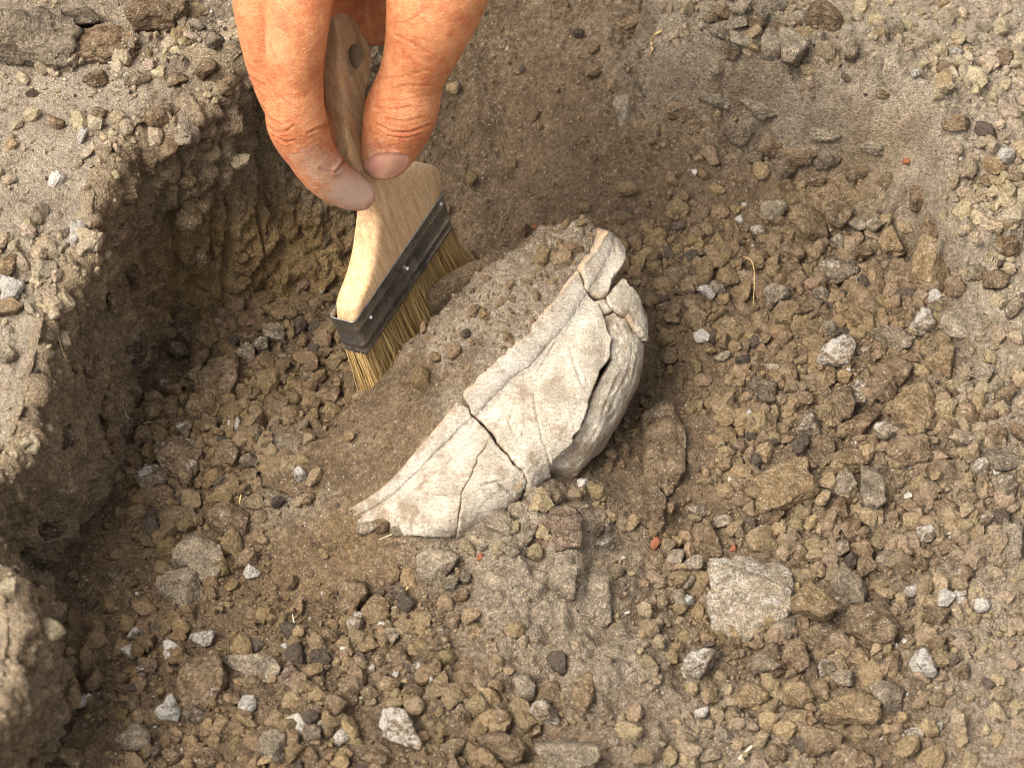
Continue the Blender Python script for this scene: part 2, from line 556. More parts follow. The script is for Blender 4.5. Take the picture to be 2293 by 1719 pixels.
REDB = [(1255, 1215, 55, 22, 0.8, .9), (1200, 1240, 30, 18, .7, .9), (1395, 1345, 22, 18, 0.5, .4)]
CRUMB = [(1850, 900, 430, 430, 1.0), (1750, 560, 330, 130, 1.0), (1850, 1350, 400, 300, 1.0), (480, 980, 180, 280, 0.9, -1.2), (900, 1560, 500, 160, 1.0),
         (800, 1430, 200, 90, 0.8), (1700, 80, 150, 110, .9, 2.5), (2240, 500, 90, 200, .6, 1.6), (350, 1560, 330, 180, 0.8), (2150, 250, 280, 220, .8, 3), (1850, 180, 300, 120, .7, 2.8), (1250, 300, 280, 200, .45, .5),
         (1080, 1420, 120, 110, .7), (620, 760, 190, 70, .8, -1.6), (1120, 1180, 170, 60, .5, .5)]

cx = np.arange(-19.2, 19.21, 0.069)
cy = np.arange(-15.6, 18.6, 0.069)
_g1 = np.cumsum(0.08 * 1.30 ** np.arange(26))
gx = np.concatenate([cx[0] - _g1[::-1], cx, cx[-1] + _g1])
gy = np.concatenate([cy[0] - _g1[::-1], cy, cy[-1] + _g1])
GX, GY = np.meshgrid(gx, gy)
gxf, gyf = GX.ravel(), GY.ravel()
gz = tps(gxf, gyf)
p2 = np.stack([gxf, gyf, np.zeros_like(gxf)], 1)
near = smooth(40, 22, np.hypot(gxf, gyf))
crumb = np.clip(blobs(gxf, gyf, CRUMB), 0, 1)
gz = gz + 0.34 * fbm(p2, 0.33, 4, 0.5, 3.1) * (0.4 + 0.6 * near)
gz = gz + 0.22 * fbm(p2, 0.95, 4, 0.55, 8.7)
def bump_cells(p, sc, seed):
    """angular crumbs: every cell is a tilted facet with a dip round its edge"""
    d, v, tl = worley(p, sc, seed, True)
    return np.clip(np.clip(1.75 - d * 2.2, 0, 1) ** 0.6 * (0.35 + 0.65 * v) + 0.75 * tl * np.clip(1.6 - d * 1.8, 0, 1), -0.2, 1.3)
p3 = np.stack([gxf, gyf, gz * 0.5], 1)
warp = p3 + 0.12 * np.stack([noise(p3 * 2.3), noise(p3 * 2.3 + 40), noise(p3 * 2.3 + 80)], 1)
patch = smooth(-0.12, 0.25, fbm(p2, 0.5, 3, 0.5, 22.0))
gz = gz + crumb * near * (0.26 * bump_cells(warp, 1.7, 3) + 0.15 * bump_cells(warp, 3.6, 9))
gz = gz + near * (0.35 + 0.65 * np.maximum(crumb, 0.55 * patch)) * 0.095 * bump_cells(warp, 6.0, 5)
gz = gz + near * 0.10 * fbm(p2, 4.0, 3, 0.6, 30.0)
# pale crusted ridges running down from the pedestal under the pot
rid = blobs(gxf, gyf, [(1230, 1340, 230, 190, 1.0, .4), (1420, 1560, 120, 220, .7)])
gz = gz + rid * (0.42 * bump_cells(warp, 0.75, 37) + 0.25 * bump_cells(warp, 1.7, 31)) + rid * 0.9 * np.clip(fbm(p2 * np.array([1.0, 0.55, 1.0]), 0.62, 3, 0.5, 5.5, True), -0.2, 1)
# crumbling broken edge of the upper right bank
brk = blobs(gxf, gyf, [(1800, 260, 220, 60, 1.0, 1.5), (1950, 330, 140, 45, .8, .9), (1560, 200, 120, 100, .7, 1.5), (2090, 430, 50, 80, .8, .9)])
gz = gz + brk * (0.35 * fbm(p2, 1.1, 4, 0.6, 51.0) + .42 * bump_cells(warp, 1.2, 21) + .2 * bump_cells(warp, 2.7, 25))
# soil still banked up against the lower edge of the pot
heel = np.array([at(*q) for q in ((735, 1184, .35), (800, 1178, .62), (860, 1166, 1.0), (925, 1164, 1.2), (985, 1195, 1.0), (1035, 1222, .6))])
zt = np.full(len(gz), -9.0)
for p_, q_ in zip(heel[:-1], heel[1:]):
    e_x, e_y = q_[0] - p_[0], q_[1] - p_[1]
    t_ = np.clip(((gxf - p_[0]) * e_x + (gyf - p_[1]) * e_y) / (e_x ** 2 + e_y ** 2), 0, 1)
    dd = np.hypot(gxf - p_[0] - t_ * e_x, gyf - p_[1] - t_ * e_y)
    zt = np.maximum(zt, p_[2] + t_ * (q_[2] - p_[2]) - .75 * np.maximum(dd - .08, 0))
zt = zt + 0.10 * fbm(p2, 1.6, 4, .6, 77.) + .05 * bump_cells(warp, 5., 2)
gz = np.where(zt > gz - .3, gz + (smooth(-.3, .3, zt - gz)) * np.maximum(zt - gz, 0), gz)
# eroded ledge of the upper right bank
ledge = np.array([at(x, y, 1.3)[:2] for x, y in ((1440, 90), (1490, 205), (1580, 240), (1700, 268), (1800, 305), (1950, 340), (2062, 385), (2078, 450), (2100, 560), (2500, 620), (2500, -200), (1400, -200))])
wx_ = gxf + .35 * fbm(p2, .9, 4, .6, 101.); wy_ = gyf + .35 * fbm(p2, .9, 4, .6, 131.)
sd = seg_dist(ledge[:9], wx_, wy_)
sd = np.where(inside(ledge, wx_, wy_), sd, -sd)
gz = gz + near * np.exp(-((sd + .3) / 1.6) ** 2) * (.22 * bump_cells(warp, 2.4, 83) + .12 * bump_cells(warp, 5.5, 87) + .12 * fbm(p2, 2.2, 4, .65, 91.))
gz = gz + near * (1.25 * smooth(-.22, .10, sd) - 1.25 * smooth(.4, 6.0, sd) - .45 * np.exp(-((sd + .45) / .45) ** 2) + .5 * np.exp(-(sd / 1.0) ** 2) * (bump_cells(warp, 1.3, 71) - .4)) * np.where(np.abs(sd) < 8, 1, 0)
gv = np.stack([gxf, gyf, gz], 1)
ground_f = grid_faces(len(gy), len(gx))
me = mesh_np('ground', gv, ground_f)
tn = np.stack([blobs(gxf, gyf, DRYB), blobs(gxf, gyf, OCHB), blobs(gxf, gyf, REDB)], 1)
tn[:, 0] = np.maximum(tn[:, 0], smooth(20, 32, np.hypot(gxf, gyf)) * 0.8) + 0.16 * near * smooth(-0.2, 1.5, gz)
set_attr(me, 'tone', tn)
ground = tag(link('ground', me, M_SOIL), kind='structure')

# ------------------------------------------------------------------ earth bank on the left and behind
EDGE = [(-260, 1790, 5.4), (-90, 1680, 5.6), (25, 1560, 5.8), (45, 1430, 6.0), (10, 1310, 6.0), (-60, 1190, 6.0), (-15, 1090, 6.0), (60, 985, 6.0), (95, 830, 6.2),
        (130, 665, 6.3), (200, 575, 6.4), (215, 460, 6.5), (275, 350, 6.5), (370, 300, 6.5), (470, 240, 6.5), (520, 110, 6.5), (620, 60, 6.0),
        (740, 80, 4.4), (860, 140, 2.4), (980, 230, -0.6)]
FOOT = [(-120, 1830, -.3), (60, 1730, -.3), (135, 1580, -.3), (130, 1450, -.4), (100, 1345, -.6), (70, 1290, -.8), (130, 1240, -1.0), (215, 1150, -1.2), (275, 1020, -1.4),
        (310, 870, -1.7), (355, 770, -1.9), (385, 712, -2.0), (420, 702, -2.1), (470, 698, -2.1), (540, 694, -2.1), (630, 690, -2.1), (740, 670, -2.1),
        (850, 560, -2.0), (930, 440, -2.0), (1000, 330, -2.2)]
e_ = np.array(EDGE, float); f_ = np.array(FOOT, float)
EP, FP = at(e_[:, 0], e_[:, 1], e_[:, 2]), at(f_[:, 0], f_[:, 1], f_[:, 2])
outw = EP - FP
outw[:, 2] = 0
_an = np.linspace(math.pi * 1.02, math.pi * 0.42, len(EP))
outw = np.stack([np.cos(_an), np.sin(_an), 0 * _an], 1)
rows = [EP + outw * 150 + (0, 0, -0.5), EP + outw * 40, EP + outw * 14 + (0, 0, .15), EP + outw * 5 + (0, 0, .12), EP + outw * 1.2 + (0, 0, 0.05), EP + outw * .35 + (0, 0, 0.03)]
for t_ in (0.04, 0.45, 0.75, 1.0):
    q = EP + (FP - EP) * np.array([t_ ** 1.25, t_ ** 1.25, t_])
    rows.append(q)
rows.append(FP - outw * 0.9 + (0, 0, -1.2))
rows = np.array(rows)
rt = np.concatenate([np.linspace(0, 1, 8)[:-1], np.linspace(1, 2, 26)[:-1], np.linspace(2, 3, 110)[:-1], np.linspace(3, 4, 55)[:-1], np.linspace(4, 5, 22)[:-1],
                     np.linspace(5, 6, 22)[:-1], np.linspace(6, 7, 34)[:-1], np.linspace(7, 8, 38)[:-1], np.linspace(8, 9, 32)[:-1], np.linspace(9, 10, 12)])
seg = np.linalg.norm(np.diff(EP, axis=0), axis=1) + np.linalg.norm(np.diff(FP, axis=0), axis=1)
cum = np.concatenate([[0], np.cumsum(seg)])
ncol = 520
ct = np.interp(np.linspace(0, cum[-1], ncol), cum, np.arange(len(EP)))
RC = catmull(rows.transpose(1, 0, 2), ct)                 # (ncol, nrow_ctrl, 3)
BV = catmull(RC.transpose(1, 0, 2), rt)                   # (nrow, ncol, 3)
nr = len(rt)
bv = BV.reshape(-1, 3)
bf = grid_faces(nr, ncol)
bn = vert_normals(bv, bf)
if bn[(nr // 3) * ncol + ncol // 2][2] < 0:
    bf = bf[:, ::-1]; bn = -bn
R_ = np.repeat(rt, ncol)
topm = smooth(5.0, 4.0, R_)
wallm = 1 - topm
lip = np.exp(-((R_ - 5.0) / 0.55) ** 2)
bnear = smooth(1.2, 2.2, R_)
bpX, bpY, _ = proj(bv)
wb0 = bv + 0.12 * np.stack([noise(bv * 2.3), noise(bv * 2.3 + 40), noise(bv * 2.3 + 80)], 1)
disp = 0.30 * fbm(bv, 0.42, 4, 0.5, 2.0) * (0.6 + 0.7 * wallm)
disp += wallm * (0.55 * fbm(bv * np.array([1, 1, .6]), 0.8, 5, 0.6, 12.0, True) - 0.08 + .16 * bump_cells(wb0, 1.6, 14))
disp += 0.25 * lip * fbm(bv, 1.6, 4, 0.6, 6.0)
corner = np.exp(-(((bpX - 450) / 140) ** 2 + ((bpY - 240) / 120) ** 2))
wb = bv + 0.12 * np.stack([noise(bv * 2.3), noise(bv * 2.3 + 40), noise(bv * 2.3 + 80)], 1)
tl = np.exp(-(((bpX - 300) / 420) ** 2 + ((bpY - 20) / 130) ** 2)) * topm
crl = np.clip(1.1 * corner + 0.9 * tl + 0.35 * lip + 0.8 * topm * np.exp(-(((bpX - 60) / 130) ** 2 + ((bpY - 640) / 170) ** 2)), 0, 1)
disp += crl * (0.40 * bump_cells(wb, 1.3, 3) + 0.22 * bump_cells(wb, 2.7, 8)) * bnear
disp += bnear * (0.35 + 0.65 * np.maximum(crl, wallm * 0.7)) * 0.09 * bump_cells(wb, 6.0, 5)
disp += bnear * 0.07 * fbm(bv, 4.0, 3, 0.6, 33.0)
# upright cracks where the bank has split from the back wall
for cxp, wd, dp in ((505, 7, .55), (560, 5, .35), (470, 6, .3), (392, 6, .35)):
    xx = cxp + 14 * noise(np.stack([bpY * 0.012, 0 * bpY, 0 * bpY + cxp], 1))
    disp -= wallm * dp * np.exp(-((bpX - xx) / wd) ** 2) * smooth(160, 260, bpY) * smooth(700, 560, bpY)
bv = bv + bn * disp[:, None]
me = mesh_np('earth_bank', bv, bf)
dry = 0.60 * wallm + np.clip(topm * (0.95 + 0.25 * fbm(bv, .5, 3, .5, 9.)) - 0.55 * corner - 0.4 * tl, 0, 1) * 1.0 + 0.30 * lip  # top: dry crust; wall: dry soil tone raised further to paint in missing light
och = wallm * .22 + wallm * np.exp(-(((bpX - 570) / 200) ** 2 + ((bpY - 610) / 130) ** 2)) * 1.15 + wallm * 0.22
set_attr(me, 'tone', np.stack([dry, och, 0 * dry], 1))
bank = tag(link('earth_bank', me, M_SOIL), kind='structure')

# ------------------------------------------------------------------ broken pot: shell, split into sherds
LIP = np.array([(748, 1164, 0.45), (843, 1112, 1.3), (909, 1042, 2.2), (970, 971, 2.9), (1034, 902, 3.5), (1111, 814, 4.0), (1173, 757, 4.2), (1238, 682, 4.4),
                (1290, 616, 4.4), (1338, 556, 4.3), (1352, 520, 4.2)], float)
LOW = np.array([(775, 1235, -0.6), (885, 1200, -.2), (970, 1215, 0.1), (1030, 1215, 0.2), (1120, 1160, 0.3), (1200, 1095, 0.4), (1290, 1092, 0.4), (1378, 975, 0.9),
                (1440, 850, 1.5), (1436, 720, 2.0), (1408, 590, 2.6)], float)
LP, WP = at(LIP[:, 0], LIP[:, 1], LIP[:, 2]), at(LOW[:, 0], LOW[:, 1], LOW[:, 2])
ns, nv = 360, 160
st_ = np.linspace(0, len(LP) - 1, ns)
Ls, Ws = catmull(LP, st_), catmull(WP, st_)
tang = np.gradient(Ls, axis=0)
chord = Ws - Ls
nrm = np.cross(chord, tang)
nrm /= np.linalg.norm(nrm, axis=1)[:, None]
if nrm[ns // 2] @ (CAM - Ls[ns // 2]) < 0:
    nrm = -nrm
s01 = st_ / (len(LP) - 1)
bulge = 1.30 * np.sin(np.pi * np.clip(s01 * 0.92 + 0.08, 0, 1)) ** 0.8
vv = np.linspace(0, 1, nv)
def shell(v):
    u = np.clip((v - 0.15) / 0.85, 0, 1)
    prof = 4 * u * (1 - u) * (0.75 + 0.5 * u) * 1.08 - 0.06 * np.exp(-((v - 0.20) / 0.04) ** 2) - 0.20 * smooth(.14, .0, v) + .07 * np.exp(-((v - .12) / .06) ** 2) + .07 * np.exp(-((v - .31) / .07) ** 2)
    base = Ls[None] + chord[None] * v[:, None, None]
    return base + nrm[None] * (bulge[None, :, None] * prof[:, None, None])
SH = shell(vv)
shv = SH.reshape(-1, 3)
shf = grid_faces(nv, ns)
shn = vert_normals(shv, shf)
if shn[(nv // 2) * ns + ns // 2] @ (CAM - shv[0]) < 0:
    shn = -shn; shf = shf[:, ::-1]
shv = shv + shn * (0.12 * fbm(shv, 0.5, 3, .5, 4.) + 0.06 * fbm(shv, 1.6, 5, .65, 9.) + 0.022 * fbm(shv * np.array([1, 2.2, 1.]), 1.1, 3, .5, 19.))[:, None]
SCORE = [((1310, 870), (1330, 1000), (1362, 1120), (1378, 1195)), ((1480, 640), (1500, 720), (1530, 810)), ((1545, 1000), (1490, 1090), (1400, 1170)), ((1400, 620), (1330, 760), (1200, 880)),
         ((1720, 520), (1790, 640), (1770, 760), (1680, 940)), ((1760, 560), (1815, 680), (1790, 800)), ((1700, 640), (1740, 740), (1680, 860)), ((1660, 900), (1640, 1000), (1570, 1110)),
         ((900, 1170), (1000, 1080), (1060, 1000)), ((800, 1330), (880, 1340), (960, 1335)), ((700, 1330), (800, 1250), (870, 1200)), ((1060, 1290), (1130, 1270), (1200, 1330)), ((1230, 900), (1190, 1000), (1230, 1080))]
qx, qy, _ = proj(shv)
for k_, ln in enumerate(SCORE):
    pl = [(580 + x / 2.126, 480 + y / 2.126) for x, y in ln]
    dd = seg_dist(pl, qx + 3 * fbm(shv, 1.5, 3, .5, 3.), qy + 3 * fbm(shv, 1.5, 3, .5, 7.))
    shv = shv + shn * (-(.035 + .02 * (k_ % 3)) * (.15 if 4 <= k_ <= 7 else 1.) * np.exp(-(dd / 2.6) ** 2) + .02 * np.exp(-((dd - 7) / 5) ** 2))[:, None]
V_ = np.repeat(vv, ns)
S_ = np.tile(s01, nv)

def z3(*pts):           # outlines read off an enlarged crop of the photo
    return np.array([(580 + x / 2.126, 480 + y / 2.126) for x, y in pts])
SHERDS = [
    ('lip_low', z3((300, 1480), (340, 1420), (560, 1325), (700, 1175), (830, 1020), (935, 895), (985, 925), (1025, 965), (1085, 1030), (1112, 1055), (1075, 1105), (1030, 1180), (990, 1270), (965, 1330), (948, 1440), (940, 1530), (700, 1530), (400, 1530)), 0.0, (0, 0, 0)),
    ('wedge', z3((1112, 1058), (1150, 1110), (1190, 1162), (1248, 1235), (1262, 1270), (1245, 1335), (1180, 1420), (1130, 1440), (1060, 1510), (940, 1545), (938, 1500), (952, 1440), (968, 1332), (993, 1272), (1033, 1182), (1078, 1107)), 0.07, (0, 0, 0)),
    ('main', z3((965, 870), (990, 830), (1130, 695), (1260, 585), (1400, 415), (1505, 270), (1535, 330), (1565, 390), (1615, 430), (1640, 490), (1682, 600), (1655, 690), (1600, 815), (1560, 890), (1535, 1000), (1480, 1100), (1372, 1190), (1380, 1280), (1300, 1330), (1258, 1310), (1262, 1262), (1250, 1228), (1195, 1150), (1150, 1092), (1115, 1042), (1060, 985), (1015, 950), (985, 905)), 0.12, (0, 0, 0)),
    ('lower', z3((1694, 600), (1680, 690), (1626, 815), (1584, 890), (1545, 1002), (1484, 1105), (1376, 1195), (1384, 1285), (1480, 1330), (1560, 1220), (1710, 1060), (1780, 900), (1900, 800), (1880, 620), (1845, 610), (1800, 560), (1755, 490), (1700, 462), (1648, 485)), -0.04, (0, 0, 0)),
    ('cap', z3((1520, 270), (1600, 150), (1640, 60), (1720, 100), (1730, 230), (1645, 378), (1610, 395), (1550, 370)), 0.10, (0, 0, 0)),
    ('shoulder', z3((1650, 378), (1740, 300), (1800, 380), (1850, 500), (1870, 610), (1842, 600), (1803, 548), (1752, 474), (1700, 450), (1672, 434)), 0.02, (0, 0, 0)),
    ('chip', z3((1567, 385), (1608, 400), (1645, 385), (1668, 437), (1695, 455), (1643, 480), (1618, 428)), -0.02, (0, 0, 0)),
]
pot = empty('broken_pot')
tag(pot, 'pale cracked clay pot lying half dug out on its side, packed with soil', 'pot')
fc = shv[shf].mean(1)
fpx, fpy, _ = proj(fc)
jx = fpx + 9.0 * fbm(fc, 1.3, 4, .6, 71.)
jy = fpy + 9.0 * fbm(fc, 1.3, 4, .6, 91.)
taken = np.zeros(len(fc), bool)
SH_LABEL = {'lip_low': 'long tapering grey sherd with the lower end of the rim', 'wedge': 'wedge shaped sherd below the open crack', 'main': 'largest pale sherd with orange chips along its rim',
            'lower': 'brownish curved sherd under the dark gap', 'cap': 'upturned rim sherd at the top end', 'shoulder': 'narrow curved sherd behind the top end', 'chip': 'small square sherd at the crack crossing'}
for nm, poly, lift, _r in SHERDS:
    sel = inside(poly, jx, jy) & ~taken
    if sel.sum() < 4:
        print('empty sherd', nm); continue
    taken |= sel
    f = shf[sel]
    ids, inv = np.unique(f, return_inverse=True)
    f = inv.reshape(f.shape)
    a = shv[ids] + shn[ids] * lift
    if nm == 'lower':
        a = a - shn[ids] * 0.07
    if nm == 'cap':
        a = a + np.array([0.05, 0.0, 0.1])
    b = a - shn[ids] * 0.42
    n0 = len(a)
    ed = np.concatenate([f[:, [0, 1]], f[:, [1, 2]], f[:, [2, 3]], f[:, [3, 0]]])
    key = np.sort(ed, 1); key = key[:, 0] * n0 + key[:, 1]
    u, idx, cnt = np.unique(key, return_index=True, return_counts=True)
    be = ed[idx[cnt == 1]]
    border = np.unique(be)
    nb1 = np.zeros((n0, 3)); nbc = np.zeros(n0)
    for it in range(4):                            # take the steps out of the broken outline
        acc_ = np.zeros((n0, 3)); c_ = np.zeros(n0)
        for p_, q_ in ((0, 1), (1, 0)):
            np.add.at(acc_, be[:, p_], a[be[:, q_]]); np.add.at(c_, be[:, p_], 1)
        a[border] = 0.4 * a[border] + 0.6 * (acc_[border] / c_[border][:, None])
    b = a - shn[ids] * 0.42
    a[border] -= shn[ids][border] * 0.05
    side = np.stack([be[:, 1], be[:, 0], be[:, 0] + n0, be[:, 1] + n0], 1)
    vs_ = np.concatenate([a, b])
    me = mesh_np('sherd', vs_, np.concatenate([f, f[:, ::-1] + n0, side]))
    eg = np.zeros((len(vs_), 3))
    liprow = np.exp(-(V_[ids] / 0.028) ** 2)
    eg[:n0, 0] = np.exp(-(V_[ids] / 0.022) ** 2) * 0.85
    eg[border, 0] = np.maximum(eg[border, 0], 0.4)
    eg[n0:, 0] = 0.9
    eg[:n0, 1] = 0.55 * np.exp(-((V_[ids] - 0.10) / 0.09) ** 2)
    eg[:n0, 2] = smooth(0.75, 1.0, V_[ids]) * 0.8 + (0.10 if nm in ('lower', 'shoulder') else 0.0) + (0.25 * smooth(.35, .0, S_[ids]) if nm == 'lip_low' else 0)
    set_attr(me, 'edge', eg)
    o = link('sherd', me, M_POT, pot)
    o['label'] = SH_LABEL[nm]

# far wall of the pot, still buried, behind the fill
fw = np.array([(945, 660, 1.2), (1000, 612, 2.0), (1060, 580, 2.5), (1130, 550, 2.9), (1200, 530, 3.0)], float)
fa = catmull(at(fw[:, 0], fw[:, 1], fw[:, 2]), np.linspace(0, 4, 90))
prof = [(-0.25, -3.2), (-0.18, -1.2), (-0.05, -0.25), (0.1, 0.0), (0.3, -0.02), (0.42, -0.3), (0.5, -1.5)]
fr = np.array([fa + np.array([0.62, -0.78, 0]) * a_ * 1.2 + np.array([0, 0, b_]) for a_, b_ in prof])
fr = catmull(fr, np.linspace(0, len(prof) - 1, 40)).reshape(-1, 3)
fr += (0.16 * fbm(fr, 0.9, 4, .6, 3.) + .08 * bump_cells(fr, 3., 2))[:, None] * np.array([0, -.5, 1])
me = mesh_np('sherd', fr, grid_faces(40, 90))
set_attr(me, 'tone', np.tile([0.15, 0.12, 0.0], (len(fr), 1)))
o = link('sherd', me, M_SOIL, pot)
o['label'] = 'far wall sherd still covered with brown soil'

# packed soil inside the pot
ins = 0.34
CON = np.array([(590, 1085, 0.15), (685, 1002, 0.5), (770, 925, 1.0), (850, 848, 1.6), (930, 758, 2.3), (1000, 690, 2.8), (1070, 622, 3.2), (1150, 560, 3.55),
                (1225, 520, 3.8), (1278, 506, 3.9), (1312, 496, 3.8)], float)
CP = at(CON[:, 0], CON[:, 1], CON[:, 2])
Li = LP + (CP - LP) / np.linalg.norm(CP - LP, axis=1)[:, None] * 0.17 + (0, 0, -0.17)
mid1 = Li + (CP - Li) * 0.35 + (0, 0, 0.14)
mid2 = Li + (CP - Li) * 0.7 + (0, 0, 0.26)
lowi = [LP * (1 - v) + WP * v for v in (0.25, 0.6, 0.95)]
ctn = nrm[np.linspace(0, ns - 1, len(LP)).astype(int)]
bl = bulge[np.linspace(0, ns - 1, len(LP)).astype(int)][:, None]
lowi = [q + ctn * (bl * 4 * v * (1 - v) * .5 - 0.85) for q, v in zip(lowi, (0.25, 0.6, 0.95))]
rowsF = np.array([CP + (-0.9, 0.55, -4.5), CP + (-0.45, 0.3, -1.6), CP + (-0.12, 0.1, -0.25), CP + (0.05, -0.06, 0), mid2, mid1, Li] + lowi)
ncf = 260
CF = catmull(rowsF.transpose(1, 0, 2), np.linspace(0, len(LP) - 1, ncf)).transpose(1, 0, 2)
rf = np.concatenate([np.linspace(0, 1, 20)[:-1], np.linspace(1, 3, 36)[:-1], np.linspace(3, 6, 66)[:-1], np.linspace(6, len(rowsF) - 1, 20)])
FV = catmull(CF, rf).reshape(-1, 3)
ff = grid_faces(len(rf), ncf)
fn = vert_normals(FV, ff)
if fn[(len(rf) // 2) * ncf + ncf // 2][2] < 0:
    fn = -fn; ff = ff[:, ::-1]
RF = np.repeat(rf, ncf)
up_ = smooth(0.5, 2.5, RF) * smooth(6.0, 5.4, RF)
wf = FV + 0.1 * np.stack([noise(FV * 2.3), noise(FV * 2.3 + 40), noise(FV * 2.3 + 80)], 1)
uc = np.tile(np.linspace(0, 1, ncf), len(rf))
rough = smooth(.25, .5, uc + .25 * fbm(FV, .6, 3, .5, 2.))
dF = up_ * (0.22 * fbm(FV, 0.8, 4, .55, 14.) + (0.25 + 0.75 * rough) * (0.16 * bump_cells(wf, 1.9, 3) + 0.08 * bump_cells(wf, 4.5, 6)) + 0.05 * bump_cells(wf, 9.0, 4)) - up_ * 0.08
FV = FV + fn * dF[:, None]
me = mesh_np('soil_mound', FV, ff)
drF = 0.42 * rough + 0.25 * fbm(FV, .7, 3, .5, 44.) + 0.12
set_attr(me, 'tone', np.stack([np.clip(drF, 0, 1) * smooth(1.5, 3.2, RF), 0.25 * (1 - rough), 0 * drF], 1))
mound = tag(link('soil_mound', me, M_SOIL), kind='structure')

# ------------------------------------------------------------------ surface look-up
bpy.context.view_layer.update()
dg = bpy.context.evaluated_depsgraph_get()
TREES = [BVHTree.FromObject(o, dg) for o in (ground, bank, mound)]
def cast(px, py):
    """first soil surface seen at a photo pixel -> point and normal (cm)"""
    d = Vector(ray(px, py)); d.normalize()
    o = Vector(CAM * CM)
    best = None
    for t in TREES:
        h, n, i, ds = t.ray_cast(o, d)
        if h is not None and (best is None or ds < best[2]):
            best = (h, n, ds)
    if best is None:
        return at(px, py, 0.0), Vector((0, 0, 1))
    n = best[1]
    if n.dot(d) > 0: n = -n
    return np.array(best[0]) / CM, n
def drop(x, y):
    o = Vector((x * CM, y * CM, 0.5)); d = Vector((0, 0, -1))
    best = None
    for t in TREES:
        h, n, i, ds = t.ray_cast(o, d)
        if h is not None and (best is None or h.z > best[0].z):
            best = (h, n)
    if best is None: return None
    n = best[1]
    if n.z < 0: n = -n
    return np.array(best[0]) / CM, n

# ------------------------------------------------------------------ clods
def ico(sub):
    bm = bmesh.new()
    bmesh.ops.create_icosphere(bm, subdivisions=sub, radius=1.0)
    v = np.array([x.co[:] for x in bm.verts])
    f = np.array([[y.index for y in x.verts] for x in bm.faces])
    bm.free()
    return v, f
ICO = {k: ico(k) for k in (1, 2, 3, 4, 5)}

def clod_shape(seed, sub, nplanes=11, rough=0.1, hard=26.0, flat=1.0, poly=None):
    r = np.random.default_rng(seed)
    v, f = ICO[sub]
    n = r.normal(size=(nplanes, 3)); n /= np.linalg.norm(n, axis=1)[:, None]
    n = np.concatenate([n, [[0, 0, 1.0]]])
    hgt = r.uniform(0.42, 1.0, len(n)); hgt[-1] = r.uniform(0.5, 0.85)
    den = np.maximum(v @ n.T, 1e-3)
    cand = hgt[None] / den
    cand = np.minimum(cand, 6.0)
    p = np.sum(cand ** -hard, axis=1) ** (-1 / hard)
    p = np.minimum(p, 1.3)
    q = v * p[:, None]
    if poly is not None:                           # plan outline given: walls follow it, the top is broken by the facets
        pg = np.asarray(poly, float)
        pg = pg - (pg.max(0) + pg.min(0)) / 2
        pg = pg / ((pg.max(0) - pg.min(0)) / 2) * np.array([1, -1])
        az = np.arctan2(v[:, 1], v[:, 0])
        dx, dy = np.cos(az), np.sin(az)
        rad = np.full(len(v), 0.0)
        for (x0, y0), (x1, y1) in zip(pg, np.roll(pg, -1, 0)):
            ex, ey = x1 - x0, y1 - y0
            den_ = dx * ey - dy * ex
            t_ = (x0 * ey - y0 * ex) / np.where(np.abs(den_) < 1e-9, 1e-9, den_)
            u_ = (x0 * dy - y0 * dx) / np.where(np.abs(den_) < 1e-9, 1e-9, den_)
            okk = (t_ > 0) & (u_ >= -1e-6) & (u_ <= 1 + 1e-6)
            rad = np.where(okk, np.maximum(rad, t_), rad)
        rad = np.where(rad <= 0, .7, rad)
        zz = v[:, 2]
        sxy = np.clip(1 - np.abs(zz) ** 3.2, 0, 1) ** 0.42
        q = np.stack([dx * rad * sxy, dy * rad * sxy, np.sign(zz) * np.abs(zz) ** 0.85 * .9], 1)
        n3 = r.normal(size=(5, 3)) * (0.5, 0.5, 0.3) + (0, 0, 1); n3 /= np.linalg.norm(n3, axis=1)[:, None]
        for nn_ in n3:
            over = np.maximum(q @ nn_ - r.uniform(.5, .85), 0)
            q = q - over[:, None] * nn_
    off = r.uniform(-50, 50, 3)
    dn = rough * (1.1 * fbm(q, 1.3, 3, .55, off) + 0.9 * fbm(q, 3.2, 4, .6, off + 9, True) * 0.8)
    if sub >= 3:
        dn += rough * 0.6 * (bump_cells(q + off, 2.6, 1) - .4) + rough * 0.35 * (bump_cells(q + off, 6.0, 4) - .4)
    q = q * (1 + dn)[:, None]
    q -= (q.max(0) + q.min(0)) / 2
    q /= (q.max(0) - q.min(0)) / 2
    return q, f

def clod_mesh(name, seed, sub, semi, rot=0.0, **kw):
    q, f = clod_shape(seed, sub, **kw)
    q = q * np.array(semi)
    if rot:
        c, s = math.cos(rot), math.sin(rot)
        q = q @ np.array([[c, s, 0], [-s, c, 0], [0, 0, 1]])
    return mesh_np(name, q, f)

TINT = {'b': (0.210, 0.133, 0.073), 'o': (0.285, 0.188, 0.095), 'p': (0.345, 0.272, 0.190), 'd': (0.130, 0.092, 0.062), 'g': (0.262, 0.204, 0.142),
        'w': (0.250, 0.185, 0.120), 'x': (0.36, 0.31, 0.25), 'r': (0.225, 0.148, 0.098)}
WHITE = {'b': 0.37, 'o': 0.30, 'p': 0.26, 'd': 0.34, 'g': 0.32, 'w': 0.62, 'x': 0.80, 'r': 0.40}
CNAME = {'b': 'brown', 'o': 'ochre', 'p': 'pale', 'd': 'dark', 'g': 'greyish', 'w': 'white-flecked', 'x': 'whitish', 'r': 'reddish'}

